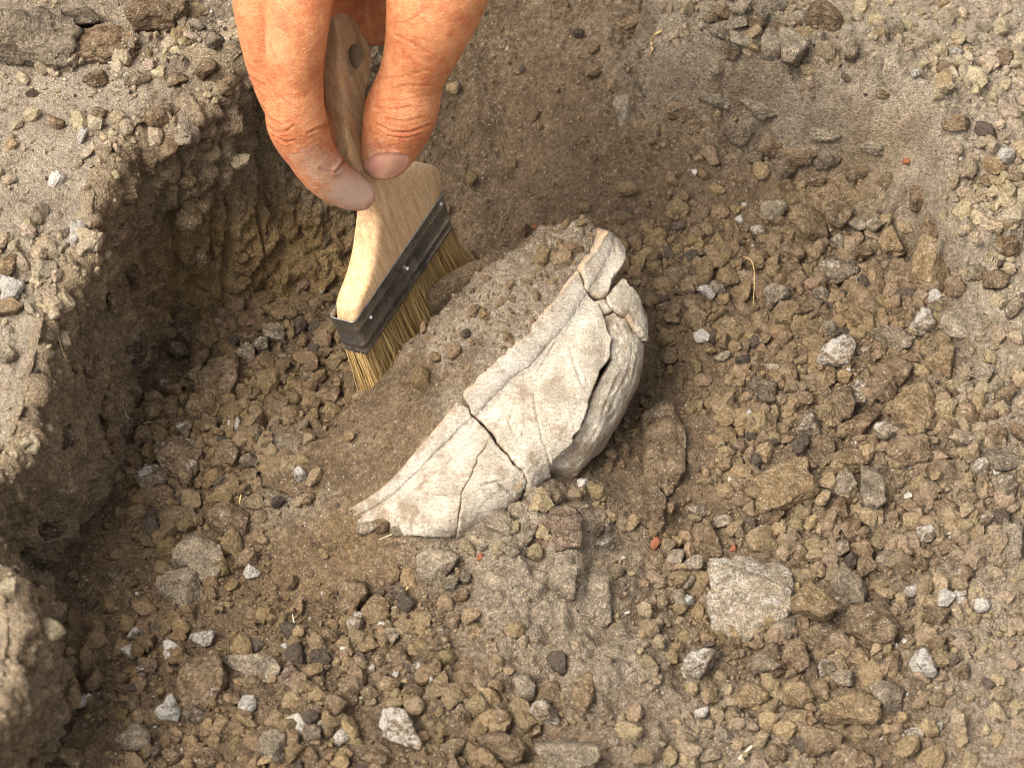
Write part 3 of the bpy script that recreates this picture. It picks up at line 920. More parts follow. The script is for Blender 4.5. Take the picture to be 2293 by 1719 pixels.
placed = []
def put_clod(px, py, wpx, hpx, col='b', label=None, rot=0.0, flat=None, sub=None, sink=0.32, np_=9, rough=0.15, hard=26.0, name='earth_clod', cat='clod', group=None, mat=None, tilt=None, poly=None, wall=False):
    hit, n = cast(px, min(py + 0.22 * hpx, 1800))
    depth = float((hit - CAM) @ Fw)
    sx = wpx * 0.5 * depth / KPX
    sv = hpx * 0.5 * depth / KPX
    k = flat if flat is not None else random.uniform(0.75, 0.95)      # height relative to y extent
    sy = sv / math.sqrt(0.788 ** 2 + (0.616 * k) ** 2)
    sz = sy * k
    if flat is None:
        sz = min(sz, 1.15 * max(sx, 0.5 * sy)); 
    if sub is None:
        sub = 5 if wpx > 104 else 4 if wpx > 40 else 3
    me = clod_mesh(name, random.randrange(10 ** 6), sub, (sx, sy, sz), math.radians(rot), nplanes=np_, rough=rough, hard=hard, poly=poly)
    o = link(name, me, mat or M_CLOD)
    up = Vector((0, 0, 1))
    nn = n if wall else (up * 0.7 + n * 0.3).normalized()
    o.location = Vector((hit + np.array(nn) * sz * (1 - 2 * sink) ) * CM) + Vector((0, 0, 0))
    if tilt and poly is None:
        o.rotation_euler = tilt
    t = np.array(TINT[col]) * random.uniform(0.85, 1.15)
    o.color = (*t, 1)
    o['white'] = WHITE[col] * random.uniform(0.75, 1.2)
    tag(o, label or 'earth clod', cat, group or 'earth clods around the dug out pot')
    placed.append((o, px, py, wpx, hpx, col, label))
    return o

def short_name(lab):
    return re.split(r' (?:in|on|lying|out|wedged|beside|touching|between|leaning|just|filling|standing|hanging|tucked|capped|directly|below|under|with|against|above|at|half|sunk|left|cut|by|behind|nearest|right|next|joined|set|near|alone|low|resting|off|topping|bedded|under|of|,)(?: |,)', lab)[0]

def name_small_clods():
    """a clod without a label of its own is told apart by the nearest clod that has one"""
    land = [p for p in placed if p[6] and p[0]['category'] == 'clod']
    names = [short_name(p[6]) for p in land]
    ok = [i for i, n_ in enumerate(names) if names.count(n_) == 1 and len(n_.split()) > 2]
    seen, far_ = {}, {}
    for o, px, py, wp, hp, col, lab in placed:
        if lab: continue
        best = min(ok, key=lambda i: math.hypot(land[i][1] - px, land[i][2] - py))
        dx, dy = px - land[best][1], py - land[best][2]
        far_[o.name] = math.hypot(dx, dy)
        far = math.hypot(dx, dy) > 0.9 * (land[best][3] + wp)
        if abs(dy) > 1.6 * abs(dx): where = 'above' if dy < 0 else 'below'
        elif abs(dx) > 1.6 * abs(dy): where = 'left of' if dx < 0 else 'right of'
        else: where = ('above left of' if dx < 0 else 'above right of') if dy < 0 else ('below left of' if dx < 0 else 'below right of')
        size = 'small' if wp >= 38 else 'tiny'
        o['label'] = f"{size} {CNAME[col]} clod {'some way' if far else 'close'} {where} the {names[best]}"
        seen.setdefault(o['label'], []).append(o)
    for lab, os_ in seen.items():
        if 1 < len(os_) < 4:
            os_.sort(key=lambda o: far_[o.name])
            for o, wd in zip(os_, ('nearer', 'farther') if len(os_) == 2 else ('nearest', 'middle', 'farthest')):
                o['label'] = f'{wd} {lab}'
        for o in os_:
            o['group'] = lab.replace(' clod ', ' clods ', 1) if len(os_) > 1 else 'earth clods around the dug out pot'

CL = [
    # ---- bank, upper left
    (62, 72, 265, 150, 'g', 'big crumbly pale clod filling the corner of the upper left bank', dict(rough=.16, flat=.75, np_=16)),
    (236, 103, 165, 85, 'b', 'long rugged brown clod on the bank beside the big crumbly pale clod', dict(rough=.17, np_=15)),
    (355, 28, 145, 95, 'b', 'large smooth-faced brown clod on the bank edge nearest the knuckles', dict(rough=.08)),
    (181, 40, 85, 58, 'd', 'dark purplish clod wedged behind the long rugged brown clod', {}),
    (304, 166, 75, 46, 'w', 'white-crusted angular clod lying on the bank below the long rugged clod', {}),
    (215, 172, 52, 36, 'b', None, {}), (127, 272, 38, 32, 'b', 'single round brown clod out on the bare pale bank top', dict(rough=.06)),
    (186, 300, 22, 38, 'x', 'thin white flake on the bare pale bank top', {}),
    (424, 268, 52, 88, 'p', 'tall pale clod standing on the crumbling corner of the bank', {}),
    (382, 326, 62, 58, 'b', 'brown clod hanging lowest on the crumbling corner of the bank', {}),
    (355, 258, 56, 46, 'b', None, {}), (321, 241, 40, 36, 'p', None, {}), (17, 590, 50, 46, 'o', 'upper ochre clod on the broken left lip of the bank', {}),
    (25, 642, 62, 50, 'x', 'whitish clod between two ochre clods on the left lip of the bank', {}), (26, 684, 68, 46, 'o', 'lower ochre clod on the left lip of the bank', {}),
    (223, 253, 32, 24, 'b', None, {}), (443, 55, 36, 34, 'g', 'round grey pebble tucked under the smooth-faced brown clod', dict(rough=.06)), (60, 545, 40, 30, 'p', None, {}), (110, 600, 44, 34, 'p', None, {}),
    (75, 560, 38, 28, 'p', None, {}), (140, 520, 34, 26, 'p', None, {}), (135, 560, 40, 30, 'p', None, {}), (70, 620, 40, 32, 'p', None, {}), (20, 790, 46, 40, 'p', None, {}),
    (465, 150, 50, 44, 'b', None, {}), (480, 90, 42, 38, 'g', None, {}), (505, 190, 44, 40, 'b', None, {}), (400, 180, 48, 34, 'b', None, {}), (455, 320, 40, 40, 'b', None, {}),
    # ---- rubble at the foot of the bank
    (490, 842, 95, 122, 'b', 'biggest pointed brown clod in the rubble at the foot of the bank', dict(rough=.07, hard=34, np_=8)),
    (426, 826, 50, 60, 'b', 'brown clod leaning on the biggest pointed clod', {}),
    (376, 864, 62, 60, 'b', 'squarish brown clod touching the wall foot', {}), (352, 897, 62, 46, 'o', 'ochre clod just under the squarish clod at the wall foot', {}),
    (399, 1024, 105, 108, 'b', 'broad brown clod capped by a white crust patch left of the pot', dict(hard=34, np_=9, white=.55)),
    (342, 1068, 72, 66, 'w', 'lime-coated clod directly below the white-capped broad clod', {}),
    (304, 1016, 50, 50, 'b', 'brown clod between the wall foot and the white-capped broad clod', {}),
    (511, 1009, 52, 56, 'b', None, {}), (363, 1103, 52, 54, 'b', None, {}), (397, 1153, 96, 52, 'b', 'flat oblong brown clod below the rubble heap left of the pot', dict(hard=34)),
    (511, 1153, 90, 66, 'b', 'brown clod with a white end beside a straw left of the pot', {}),
    (441, 1235, 125, 118, 'g', 'larger of the two paired rough clods left of the pot', dict(rough=.14)),
    (405, 1305, 100, 86, 'g', 'smaller of the two paired rough clods left of the pot', dict(rough=.12)),
    (549, 1246, 54, 42, 'b', 'lone brown clod in the smooth soil left of the pot', {}), (612, 740, 50, 46, 'p', 'pale clod against the ochre wall under the brush tips', {}),
    (551, 796, 46, 56, 'w', None, {}), (409, 777, 46, 52, 'd', None, {}), (422, 743, 40, 38, 'w', None, {}), (359, 951, 42, 40, 'b', None, {}), (414, 959, 38, 48, 'w', None, {}),
    (675, 1058, 28, 28, 'x', 'small striped white pebble on the soil at the lower end of the pot', dict(rough=.06)),
    (684, 1111, 52, 34, 'b', 'dark-edged crumb of soil inside the lower end of the pot', dict(rough=.18)),
    (523, 946, 30, 26, 'x', None, {}), (428, 1112, 42, 30, 'b', None, {}), (450, 800, 40, 34, 'b', None, {}), (485, 722, 34, 30, 'w', None, {}), (470, 945, 40, 44, 'b', None, {}),
    (460, 1050, 36, 40, 'b', None, {}), (560, 1030, 44, 40, 'd', None, {}), (500, 1075, 40, 30, 'd', None, {}), (335, 985, 34, 30, 'd', None, {}), (585, 770, 36, 30, 'w', None, {}),
    (520, 700, 30, 26, 'b', None, {}), (450, 1110, 26, 24, 'w', None, {}), (735, 880, 48, 50, 'b', 'brown clod under the tip of the bristles', {}), (565, 745, 38, 34, 'b', None, {}),
    (640, 800, 30, 26, 'b', None, {}), (575, 905, 34, 26, 'o', None, {}), (310, 940, 34, 32, 'd', None, {}), (690, 845, 34, 30, 'd', None, {}), (640, 985, 90, 80, 'p', 'smooth pale lump half sunk in the soil left of the pot', dict(sink=.8, rough=.06, hard=5, flat=.5)),
    # ---- foreground left
    (459, 1508, 100, 116, 'b', 'large brown clod with a dark split face in the left foreground', dict(hard=34)),
    (453, 1425, 56, 40, 'x', 'black and white speckled lime pebble above the large foreground clod', dict(white=.8)), (304, 1410, 34, 30, 'x', 'bright white crumb lying alone in the left foreground', {}),
    (377, 1577, 52, 52, 'x', 'white-capped clod below the large foreground clod', {}), (437, 1590, 50, 44, 'd', None, {}), (125, 1408, 22, 22, 'x', None, {}), (366, 1430, 22, 22, 'd', None, {}),
    (612, 1652, 62, 78, 'g', 'upright greyish clod at the bottom edge left of centre', {}), (209, 1503, 56, 46, 'b', None, {}), (299, 1641, 72, 50, 'g', 'out-of-focus grey clod in the left foreground', {}),
    (160, 1690, 56, 44, 'o', 'out-of-focus ochre clod at the bottom edge', {}), (75, 1700, 50, 40, 'o', None, {}), (250, 1560, 40, 34, 'b', None, {}), (330, 1490, 44, 36, 'b', None, {}), (520, 1560, 36, 30, 'b', None, {}),
    (560, 1480, 140, 60, 'p', 'flat pale crusted lump sunk beside the large foreground clod', dict(sink=.85, flat=.4, rough=.06, hard=5)), (650, 1500, 44, 56, 'r', 'reddish lump sunk in the crust of the left foreground', dict(sink=.6)),
    (470, 1690, 60, 44, 'b', None, {}), (390, 1690, 48, 36, 'b', None, {}), (110, 1180, 60, 36, 'd', None, {}), (60, 1240, 60, 40, 'd', None, {}), (250, 1275, 40, 34, 'd', None, {}), (170, 1290, 36, 24, 'b', None, {}),
    # ---- in front of the pot
    (789, 1316, 62, 78, 'b', 'upright blocky clod of the pair in front of the pot', dict(hard=34)), (840, 1356, 62, 62, 'o', 'rounded five-sided clod of the pair in front of the pot', dict(hard=34)),
    (801, 1393, 38, 46, 'w', None, {}), (881, 1421, 40, 36, 'p', None, {}), (895, 1466, 60, 55, 'b', 'pointed brown clod beneath the five-sided clod', {}), (855, 1470, 36, 36, 'b', None, {}), (938, 1484, 36, 36, 'w', None, {}),
    (1027, 1604, 70, 66, 'b', 'smooth triangular brown clod in the centre foreground', dict(rough=.05, hard=34, np_=6)), (901, 1620, 95, 95, 'w', 'white-spotted knobbly clod in the centre foreground', dict(rough=.15)),
    (1310, 1543, 46, 86, 'o', 'elongated ochre clod standing out in the foreground', {}), (1226, 1543, 72, 50, 'b', 'wedge clod lying left of the elongated ochre clod', {}), (1174, 1531, 50, 56, 'g', None, {}),
    (757, 1572, 54, 48, 'b', 'rounded clod in the soil left of the white-spotted clod', dict(rough=.06)), (1271, 1688, 150, 100, 'g', 'big grey-brown clod cut by the bottom edge', dict(rough=.12)),
    (1125, 1664, 115, 92, 'b', 'big brown clod beside the grey-brown clod at the bottom edge', dict(rough=.13)), (765, 1649, 34, 32, 'x', None, {}), (726, 1621, 24, 26, 'x', None, {}), (974, 1490, 30, 40, 'b', None, {}),
    (1047, 1464, 110, 84, 'b', 'flat brown slab half sunk below the pot pedestal', dict(sink=.7, flat=.45, rough=.08)), (1218, 1585, 72, 46, 'w', None, {}), (830, 1545, 44, 38, 'b', None, {}), (700, 1640, 40, 36, 'd', None, {}),
    (1120, 1600, 40, 38, 'b', None, {}), (1000, 1540, 46, 34, 'b', None, {}), (1060, 1540, 40, 30, 'o', None, {}), (930, 1540, 44, 36, 'b', None, {}), (1110, 1530, 34, 26, 'o', None, {}),
    (870, 1530, 50, 40, 'b', None, {}), (1010, 1670, 60, 50, 'b', None, {}), (840, 1690, 52, 40, 'b', None, {}), (1200, 1630, 36, 32, 'b', None, {}), (890, 1325, 40, 34, 'd', None, {}), (850, 1325, 26, 22, 'd', None, {}),
    # ---- pedestal under the pot
    (1258, 1160, 88, 84, 'r', 'reddish burnt lump of earth wedged right under the pot', dict(rough=.14, sink=.55)),
    (1115, 1170, 70, 44, 'p', 'pale crumb heap wedged under the wedge sherd', dict(sink=.6)), (1010, 1300, 34, 30, 'g', None, {}), (1030, 1330, 40, 26, 'b', None, {}), (1040, 1290, 30, 24, 'g', None, {}),
    (1170, 1130, 60, 50, 'p', None, dict(sink=.55)), (1200, 1105, 50, 44, 'p', None, dict(sink=.5)), (1180, 1190, 44, 40, 'p', None, dict(sink=.5)), (1090, 1205, 50, 36, 'p', None, dict(sink=.5)), (1140, 1225, 44, 36, 'g', None, dict(sink=.5)),
    (862, 1172, 40, 34, 'b', None, dict(sink=.5)), (822, 1172, 46, 34, 'p', None, dict(sink=.55)), (892, 1180, 34, 28, 'p', None, dict(sink=.5)), (1352, 1210, 36, 22, 'x', 'long white lime chip at the foot of the reddish lump', {}),
    (1340, 1180, 22, 30, 'd', None, {}), (1260, 1290, 60, 70, 'p', 'pale crusted knob on the pedestal under the pot', dict(sink=.6, rough=.15)), (1330, 1320, 80, 90, 'p', 'wide pale crusted lump at the right end of the pedestal', dict(sink=.65, rough=.15)),
    (1120, 1300, 110, 80, 'p', 'pale crusted lump in the middle of the pedestal', dict(sink=.7, rough=.13)), (980, 1240, 90, 80, 'p', 'pale crusted lump at the left end of the pedestal', dict(sink=.65, rough=.13)),
    (1486, 955, 90, 190, 'b', 'upright smooth earth slab set in the ground right of the pot', dict(sink=.62, flat=.4)),
    (1425, 1100, 150, 150, 'b', 'low broad earth slab set in the ground below the upright slab', dict(sink=.66, flat=.35)),
    # ---- right: upper rubble
    (1731, 471, 56, 48, 'p', 'pale smooth clod at the top of the rubble right of the pot', {}), (1808, 491, 86, 82, 'o', 'big rough ochre clod at the top of the rubble right of the pot', dict(rough=.12)),
    (1875, 473, 55, 60, 'b', 'brown clod right next to the big rough ochre clod', {}), (1917, 496, 52, 46, 'p', None, {}), (1871, 600, 95, 58, 'w', 'white-centred oval clod in the upper rubble', dict(flat=.6)),
    (2083, 568, 80, 122, 'o', 'tall angular ochre clod leaning against the bank right of the rubble', dict(hard=34, np_=8)), (2046, 620, 124, 82, 'b', 'wide brown clod under the tall leaning clod', dict(rough=.12)),
    (1994, 538, 54, 56, 'o', 'ochre clod left of the tall leaning clod', {}), (1521, 618, 72, 66, 'b', 'flat brown clod nearest the pot in the upper rubble', dict(sink=.6)), (1642, 724, 95, 64, 'o', 'flat ochre plate of earth at the rim of the smooth hollow', dict(flat=.45, hard=34, sink=.6)),
    (1735, 663, 56, 52, 'g', None, {}), (1877, 784, 88, 66, 'w', 'clod with a bright striped right side in the smooth hollow', {}), (2067, 715, 58, 56, 'w', 'white-crusted clod under the wide brown clod', {}),
    (1998, 756, 86, 52, 'w', 'long lime-streaked clod below the white-crusted clod', {}), (2164, 705, 118, 104, 'p', 'large pale stone bedded in the right bank', dict(sink=.65, rough=.1)),
    (2107, 804, 64, 66, 'o', 'ochre clod just below the bedded pale stone', {}), (2006, 824, 68, 60, 'b', 'brown clod below the long lime-streaked clod', {}), (1556, 679, 52, 36, 'b', None, {}), (1493, 695, 56, 42, 'b', None, {}),
    (1680, 622, 72, 58, 'b', 'brown clod behind a thin upright rootlet', dict(sink=.55)), (1770, 560, 60, 44, 'b', None, {}), (1640, 590, 44, 40, 'o', None, {}), (1840, 660, 44, 38, 'g', None, {}), (1790, 620, 40, 34, 'b', None, {}), (1600, 640, 44, 36, 'g', None, {}),
    (1880, 540, 40, 34, 'g', None, {}), (1930, 560, 44, 36, 'b', None, {}), (1700, 560, 44, 32, 'b', None, {}), (1960, 640, 40, 34, 'b', None, {}), (1800, 690, 50, 36, 'b', None, {}), (1590, 560, 44, 30, 'b', None, {}), (1700, 520, 40, 30, 'w', None, {}),
    (1960, 500, 40, 44, 'w', None, {}), (1840, 690, 42, 36, 'b', None, {}), (1940, 600, 40, 40, 'b', None, {}), (2140, 640, 46, 50, 'b', None, {}), (2190, 610, 40, 36, 'w', None, {}), (2230, 620, 52, 50, 'b', None, {}), (2270, 690, 36, 36, 'w', None, {}),
    (1860, 730, 36, 46, 'g', None, {}), (2250, 540, 50, 44, 'b', None, {}), (1560, 520, 36, 30, 'b', None, {}),
    # ---- right: middle rubble
    (1848, 845, 40, 45, 'o', None, {}), (1764, 837, 42, 46, 'o', None, {}), (1731, 824, 36, 24, 'p', None, {}), (1921, 881, 50, 60, 'w', 'white-faced clod left of the large faceted clod', {}), (1877, 905, 62, 80, 'b', 'brown clod joined to the white-faced clod', {}),
    (1978, 869, 56, 60, 'b', 'brown two-toned clod above the large faceted clod', {}), (2046, 901, 100, 112, 'o', 'large faceted ochre clod in the middle rubble', dict(hard=34, np_=8, rough=.08)), (1812, 946, 62, 62, 'w', 'lime-streaked clod at the edge of the smooth soil right of the pot', {}),
    (1925, 946, 92, 60, 'b', 'ragged brown clod below the white-faced clod', dict(rough=.14)), (1982, 958, 52, 56, 'w', None, {}), (2046, 1006, 124, 72, 'b', 'wide blocky brown clod under the large faceted clod', dict(hard=34)),
    (1901, 1022, 78, 60, 'o', 'ochre clod right of the flat angular slab', {}), (1945, 982, 42, 30, 'o', None, {}), (1715, 877, 68, 60, 'd', 'dark shaded clod at the edge of the smooth soil', {}),
    (1758, 1064, 150, 132, 'o', 'large flat angular ochre slab right of the pot', dict(flat=.42, hard=34, np_=7, rough=.05, sink=.25, tilt=(.12, -.18, .5))),
    (2248, 1026, 82, 52, 'g', 'greyish clod near the right edge', {}), (2168, 921, 52, 46, 'b', None, {}), (2212, 925, 38, 34, 'b', None, {}), (2160, 869, 38, 42, 'w', None, {}), (2196, 832, 52, 38, 'p', None, {}), (1574, 847, 28, 20, 'x', 'small white chip on the smooth soil right of the pot', {}),
    (1618, 800, 36, 28, 'p', None, {}), (2250, 880, 50, 44, 'b', None, {}), (2130, 960, 44, 36, 'b', None, {}), (2110, 880, 36, 34, 'b', None, {}), (1840, 1000, 50, 60, 'b', None, {}), (1680, 925, 20, 20, 'x', None, {}), (2170, 980, 44, 34, 'g', None, {}), (2200, 1040, 46, 40, 'w', None, {}),
    (1800, 890, 40, 36, 'b', None, {}), (1950, 920, 36, 30, 'b', None, {}), (2090, 950, 40, 30, 'b', None, {}), (2230, 970, 44, 40, 'b', None, {}), (2280, 960, 40, 44, 'b', None, {}),
    # ---- lower right, around the slab
    (1677, 1299, 208, 192, 'p', 'biggest pale grey slab in the lower right, with white patches', dict(flat=.38, hard=34, np_=12, rough=.10, sink=.35, white=.62)),
    (1816, 1347, 92, 90, 'o', 'ochre-brown clod touching the biggest pale slab', {}), (1899, 1303, 72, 88, 'g', 'tall greyish clod behind the ochre-brown clod', {}), (1951, 1382, 126, 118, 'b', 'large smooth brown clod right of the biggest pale slab', dict(hard=34, np_=9, rough=.07)),
    (1838, 1425, 92, 72, 'b', 'flat brown clod between the slab and the white-ended clod', {}), (1756, 1399, 64, 46, 'g', 'oval greyish clod at the lower corner of the biggest pale slab', {}), (1777, 1460, 54, 66, 'b', None, {}),
    (1563, 1483, 72, 76, 'w', 'white-topped knobbly clod below left of the biggest pale slab', {}), (1712, 1473, 62, 50, 'w', 'white-ended oval clod below the biggest pale slab', {}), (1907, 1577, 134, 92, 'o', 'large rounded ochre clod low in the right foreground', dict(rough=.13, hard=7)),
    (1985, 1555, 72, 62, 'g', 'greyish clod resting against the large rounded ochre clod', {}), (1834, 1650, 84, 62, 'b', 'rounded brown clod under the large rounded ochre clod', {}), (1677, 1546, 78, 60, 'o', 'jagged ochre clod alone in the right foreground', {}), (1782, 1551, 68, 56, 'o', None, {}),
    (1925, 1473, 88, 44, 'o', 'long flat ochre clod under the large smooth brown clod', dict(flat=.6)), (1998, 1481, 46, 56, 'b', None, {}), (2063, 1473, 52, 66, 'x', 'white knobbly clod beside the long flat ochre clod', {}), (1890, 1512, 54, 36, 'p', None, {}),
    (1981, 1251, 50, 40, 'g', None, {}), (1925, 1230, 54, 46, 'b', None, {}), (1938, 1268, 42, 50, 'b', None, {}), (1795, 1238, 42, 50, 'b', None, {}), (1881, 1221, 38, 46, 'w', None, {}), (1899, 1178, 46, 56, 'b', None, {}), (1838, 1152, 38, 46, 'b', None, {}),
    (1881, 1134, 52, 46, 'b', None, {}), (1949, 1078, 52, 112, 'g', 'long upright grey clod right of the flat angular slab', {}), (1894, 1078, 56, 58, 'g', None, {}), (2074, 1191, 42, 38, 'w', None, {}), (1725, 1154, 56, 40, 'b', None, {}), (1660, 1117, 44, 36, 'b', None, {}),
    (1623, 1165, 46, 30, 'p', None, {}), (1565, 1143, 44, 24, 'g', None, {}), (1513, 1243, 38, 44, 'p', None, {}), (1547, 1260, 46, 32, 'p', None, {}), (1541, 1299, 32, 32, 'p', None, {}), (1524, 1334, 32, 42, 'p', 'pale angular chip off the lower left side of the slab', {}),
    (2250, 1087, 54, 66, 'w', 'upright speckled clod near the right edge', {}), (2037, 1317, 38, 38, 'x', 'small white crumb right of the tall greyish clod', {}), (2198, 1351, 34, 30, 'x', None, {}), (1964, 1308, 60, 36, 'o', None, {}), (2094, 1373, 60, 46, 'b', None, {}), (2035, 1395, 38, 38, 'b', None, {}),
    (2275, 1200, 70, 96, 'p', 'pale lump bedded in the ground at the right edge', dict(sink=.65)), (1571, 1594, 32, 28, 'x', None, {}), (1625, 1646, 50, 36, 'g', None, {}), (1912, 1694, 92, 66, 'b', 'brown clod cut by the bottom edge in the right foreground', {}),
    (2120, 1221, 38, 32, 'b', None, {}), (1927, 1189, 36, 30, 'b', None, {}), (1640, 1440, 50, 36, 'b', None, {}), (1740, 1500, 40, 34, 'b', None, {}), (1850, 1490, 36, 34, 'w', None, {}), (1620, 1420, 40, 30, 'o', None, {}), (1800, 1600, 40, 36, 'b', None, {}),
    (2110, 1130, 44, 36, 'b', None, {}), (2170, 1120, 40, 34, 'b', None, {}), (2210, 1160, 36, 34, 'w', None, {}), (2160, 1280, 40, 36, 'b', None, {}), (2060, 1260, 40, 34, 'b', None, {}), (2100, 1440, 40, 34, 'b', None, {}), (2150, 1500, 36, 34, 'b', None, {}),
    (1600, 1230, 30, 30, 'b', None, {}), (1590, 1190, 44, 60, 'b', None, {}), (1990, 1200, 40, 32, 'b', None, {}), (2030, 1130, 44, 36, 'b', None, {}), (2150, 1420, 44, 36, 'g', None, {}), (2050, 1640, 44, 36, 'w', None, {}), (1740, 1680, 46, 34, 'b', None, {}),
    # ---- upper right bank
    (1777, 102, 64, 82, 'p', 'tallest angular clod at the foot of the heap on the upper right bank', {}), (1725, 88, 46, 70, 'p', 'pointed clod beside the tallest angular clod on the upper right bank', {}), (1660, 90, 52, 42, 'p', None, {}), (1847, 33, 78, 72, 'b', 'rugged brown clod at the top of the upper right bank', dict(rough=.16)),
    (1655, 47, 38, 32, 'g', None, {}), (1660, 12, 52, 36, 'p', None, {}), (1730, 12, 62, 32, 'p', None, {}), (1906, 105, 34, 52, 'w', None, {}), (2005, 64, 32, 40, 'w', None, {}), (2116, 149, 46, 46, 'b', 'lone block-shaped brown clod on the bare upper right bank', {}),
    (2140, 117, 38, 22, 'x', 'white oval pebble beside the lone block-shaped clod', {}), (2052, 164, 22, 22, 'x', None, {}), (1976, 207, 28, 18, 'o', 'tiny orange pebble on the bare upper right bank', {}), (2210, 53, 52, 40, 'p', None, {}), (2251, 345, 38, 36, 'x', 'pale clod topping the crumbs by the right edge', {}),
    (2227, 367, 46, 36, 'o', None, {}), (1395, 228, 44, 66, 'p', 'smooth pale stone bedded upright in the back slope', dict(sink=.65, rough=.04, hard=6)), (1605, 155, 32, 24, 'p', None, {}), (2140, 265, 62, 42, 'b', None, dict(sink=.6)), (1620, 26, 42, 34, 'b', None, {}),
    (1690, 50, 46, 36, 'b', None, {}), (1610, 70, 36, 30, 'g', None, {}), (1700, 25, 40, 34, 'g', None, {}), (1740, 60, 40, 36, 'b', None, {}), (1590, 40, 34, 26, 'b', None, {}), (1640, 120, 36, 28, 'b', None, {}), (1790, 40, 44, 34, 'p', None, {}), (1830, 80, 36, 30, 'p', None, {}),
    (1420, 40, 110, 70, 'b', 'brown lump sunk in the back slope beside the yellow rootlet', dict(sink=.7)), (2210, 400, 40, 32, 'b', None, {}), (2270, 400, 44, 36, 'b', None, {}), (2180, 80, 50, 36, 'p', None, dict(sink=.6)), (2250, 130, 44, 40, 'b', None, {}),
]
def z7(*p): return [(1400 + x / 2.306, 1000 + y / 2.306) for x, y in p]
def z5(*p): return [(x / 2.369, 600 + y / 2.369) for x, y in p]
def z9(*p): return [(x / 2.679, 1100 + y / 2.679) for x, y in p]
def z8(*p): return [(600 + x / 2.458, 1100 + y / 2.458) for x, y in p]
def z6(*p): return [(1400 + x / 2.475, 380 + y / 2.475) for x, y in p]
OUTLINE = {
    (1677, 1299): z7((430, 470), (640, 440), (830, 455), (862, 520), (855, 740), (800, 820), (690, 860), (610, 905), (500, 880), (440, 850), (400, 690), (440, 650), (430, 560)),
    (1758, 1064): z7((650, 140), (760, 70), (930, -10), (955, 90), (1000, 200), (870, 250), (760, 300), (670, 325), (640, 270), (690, 220)),
    (1951, 1382): z7((1130, 830), (1160, 770), (1370, 740), (1400, 800), (1405, 900), (1370, 1000), (1290, 1035), (1220, 1000), (1200, 960), (1125, 930)),
    (490, 842): z5((1060, 450), (1140, 430), (1265, 445), (1260, 580), (1210, 690), (1140, 730), (1090, 660), (1050, 570)),
    (399, 1024): z5((810, 910), (900, 895), (1050, 925), (1060, 1060), (1000, 1170), (960, 1130), (870, 1070), (830, 1000)),
    (441, 1235): z9((1020, 340), (1090, 250), (1160, 210), (1330, 290), (1345, 440), (1320, 490), (1250, 545), (1180, 510), (1130, 440), (1040, 415)),
    (1486, 955): [(1445, 880), (1500, 862), (1528, 930), (1528, 1005), (1490, 1052), (1448, 1030)],
    (1425, 1100): [(1330, 1040), (1445, 1028), (1500, 1080), (1478, 1170), (1400, 1185), (1320, 1140)],
    (405, 1305): z9((960, 500), (990, 450), (1100, 425), (1150, 470), (1215, 580), (1190, 640), (1100, 680), (1050, 640), (950, 560)),
    (1027, 1604): z8((1060, 1160), (1110, 1200), (1135, 1300), (1060, 1310), (970, 1275), (1000, 1220)),
    (459, 1508): z9((1110, 1000), (1200, 960), (1330, 950), (1380, 1070), (1330, 1180), (1240, 1250), (1150, 1230), (1110, 1150)),
    (2083, 568): z6((1650, 310), (1740, 380), (1760, 500), (1770, 580), (1690, 600), (1600, 540), (1590, 450)),
    (2046, 901): z6((1480, 1290), (1600, 1170), (1680, 1200), (1720, 1290), (1640, 1420), (1560, 1400)),
    (789, 1316): z8((395, 500), (420, 450), (515, 445), (550, 550), (480, 625), (430, 615), (410, 570)),
    (840, 1356): z8((510, 630), (590, 555), (665, 600), (660, 660), (600, 705), (530, 670)),
    (62, 72): [(-70, 30), (40, 0), (100, 5), (130, 60), (135, 120), (110, 150), (70, 148), (20, 130), (-70, 120)],
    (355, 28): [(290, 10), (330, -20), (440, -20), (425, 30), (400, 55), (350, 60), (305, 78), (285, 50)],
    (236, 103): [(150, 120), (175, 75), (230, 68), (290, 85), (320, 110), (300, 135), (230, 145), (180, 140)],
    (397, 1153): z9((945, 150), (980, 85), (1080, 90), (1150, 100), (1180, 180), (1090, 195), (1010, 215)),
    (511, 1153): z9((1265, 130), (1310, 60), (1400, 70), (1490, 120), (1470, 220), (1380, 235), (1300, 200)),
}
CL += [(x_, y_, w_, h_, c_, None, dict(sink=.58, rough=.19)) for x_, y_, w_, h_, c_ in (     # lumps standing out of the eroded ledge
    (1520, 238, 60, 40, 'b'), (1580, 272, 70, 40, 'b'), (1650, 292, 60, 36, 'd'), (1722, 312, 80, 44, 'b'), (1790, 342, 70, 40, 'b'), (1852, 352, 60, 36, 'd'), (1922, 376, 70, 44, 'b'), (1990, 392, 50, 36, 'b'),
    (1690, 347, 50, 30, 'd'), (1830, 400, 44, 26, 'b'), (1760, 382, 40, 26, 'd'), (2062, 432, 50, 44, 'b'), (2086, 500, 44, 60, 'b'), (1600, 215, 64, 34, 'p'), (1702, 232, 84, 40, 'p'), (1852, 290, 74, 36, 'p'), (1962, 322, 74, 34, 'p'))]
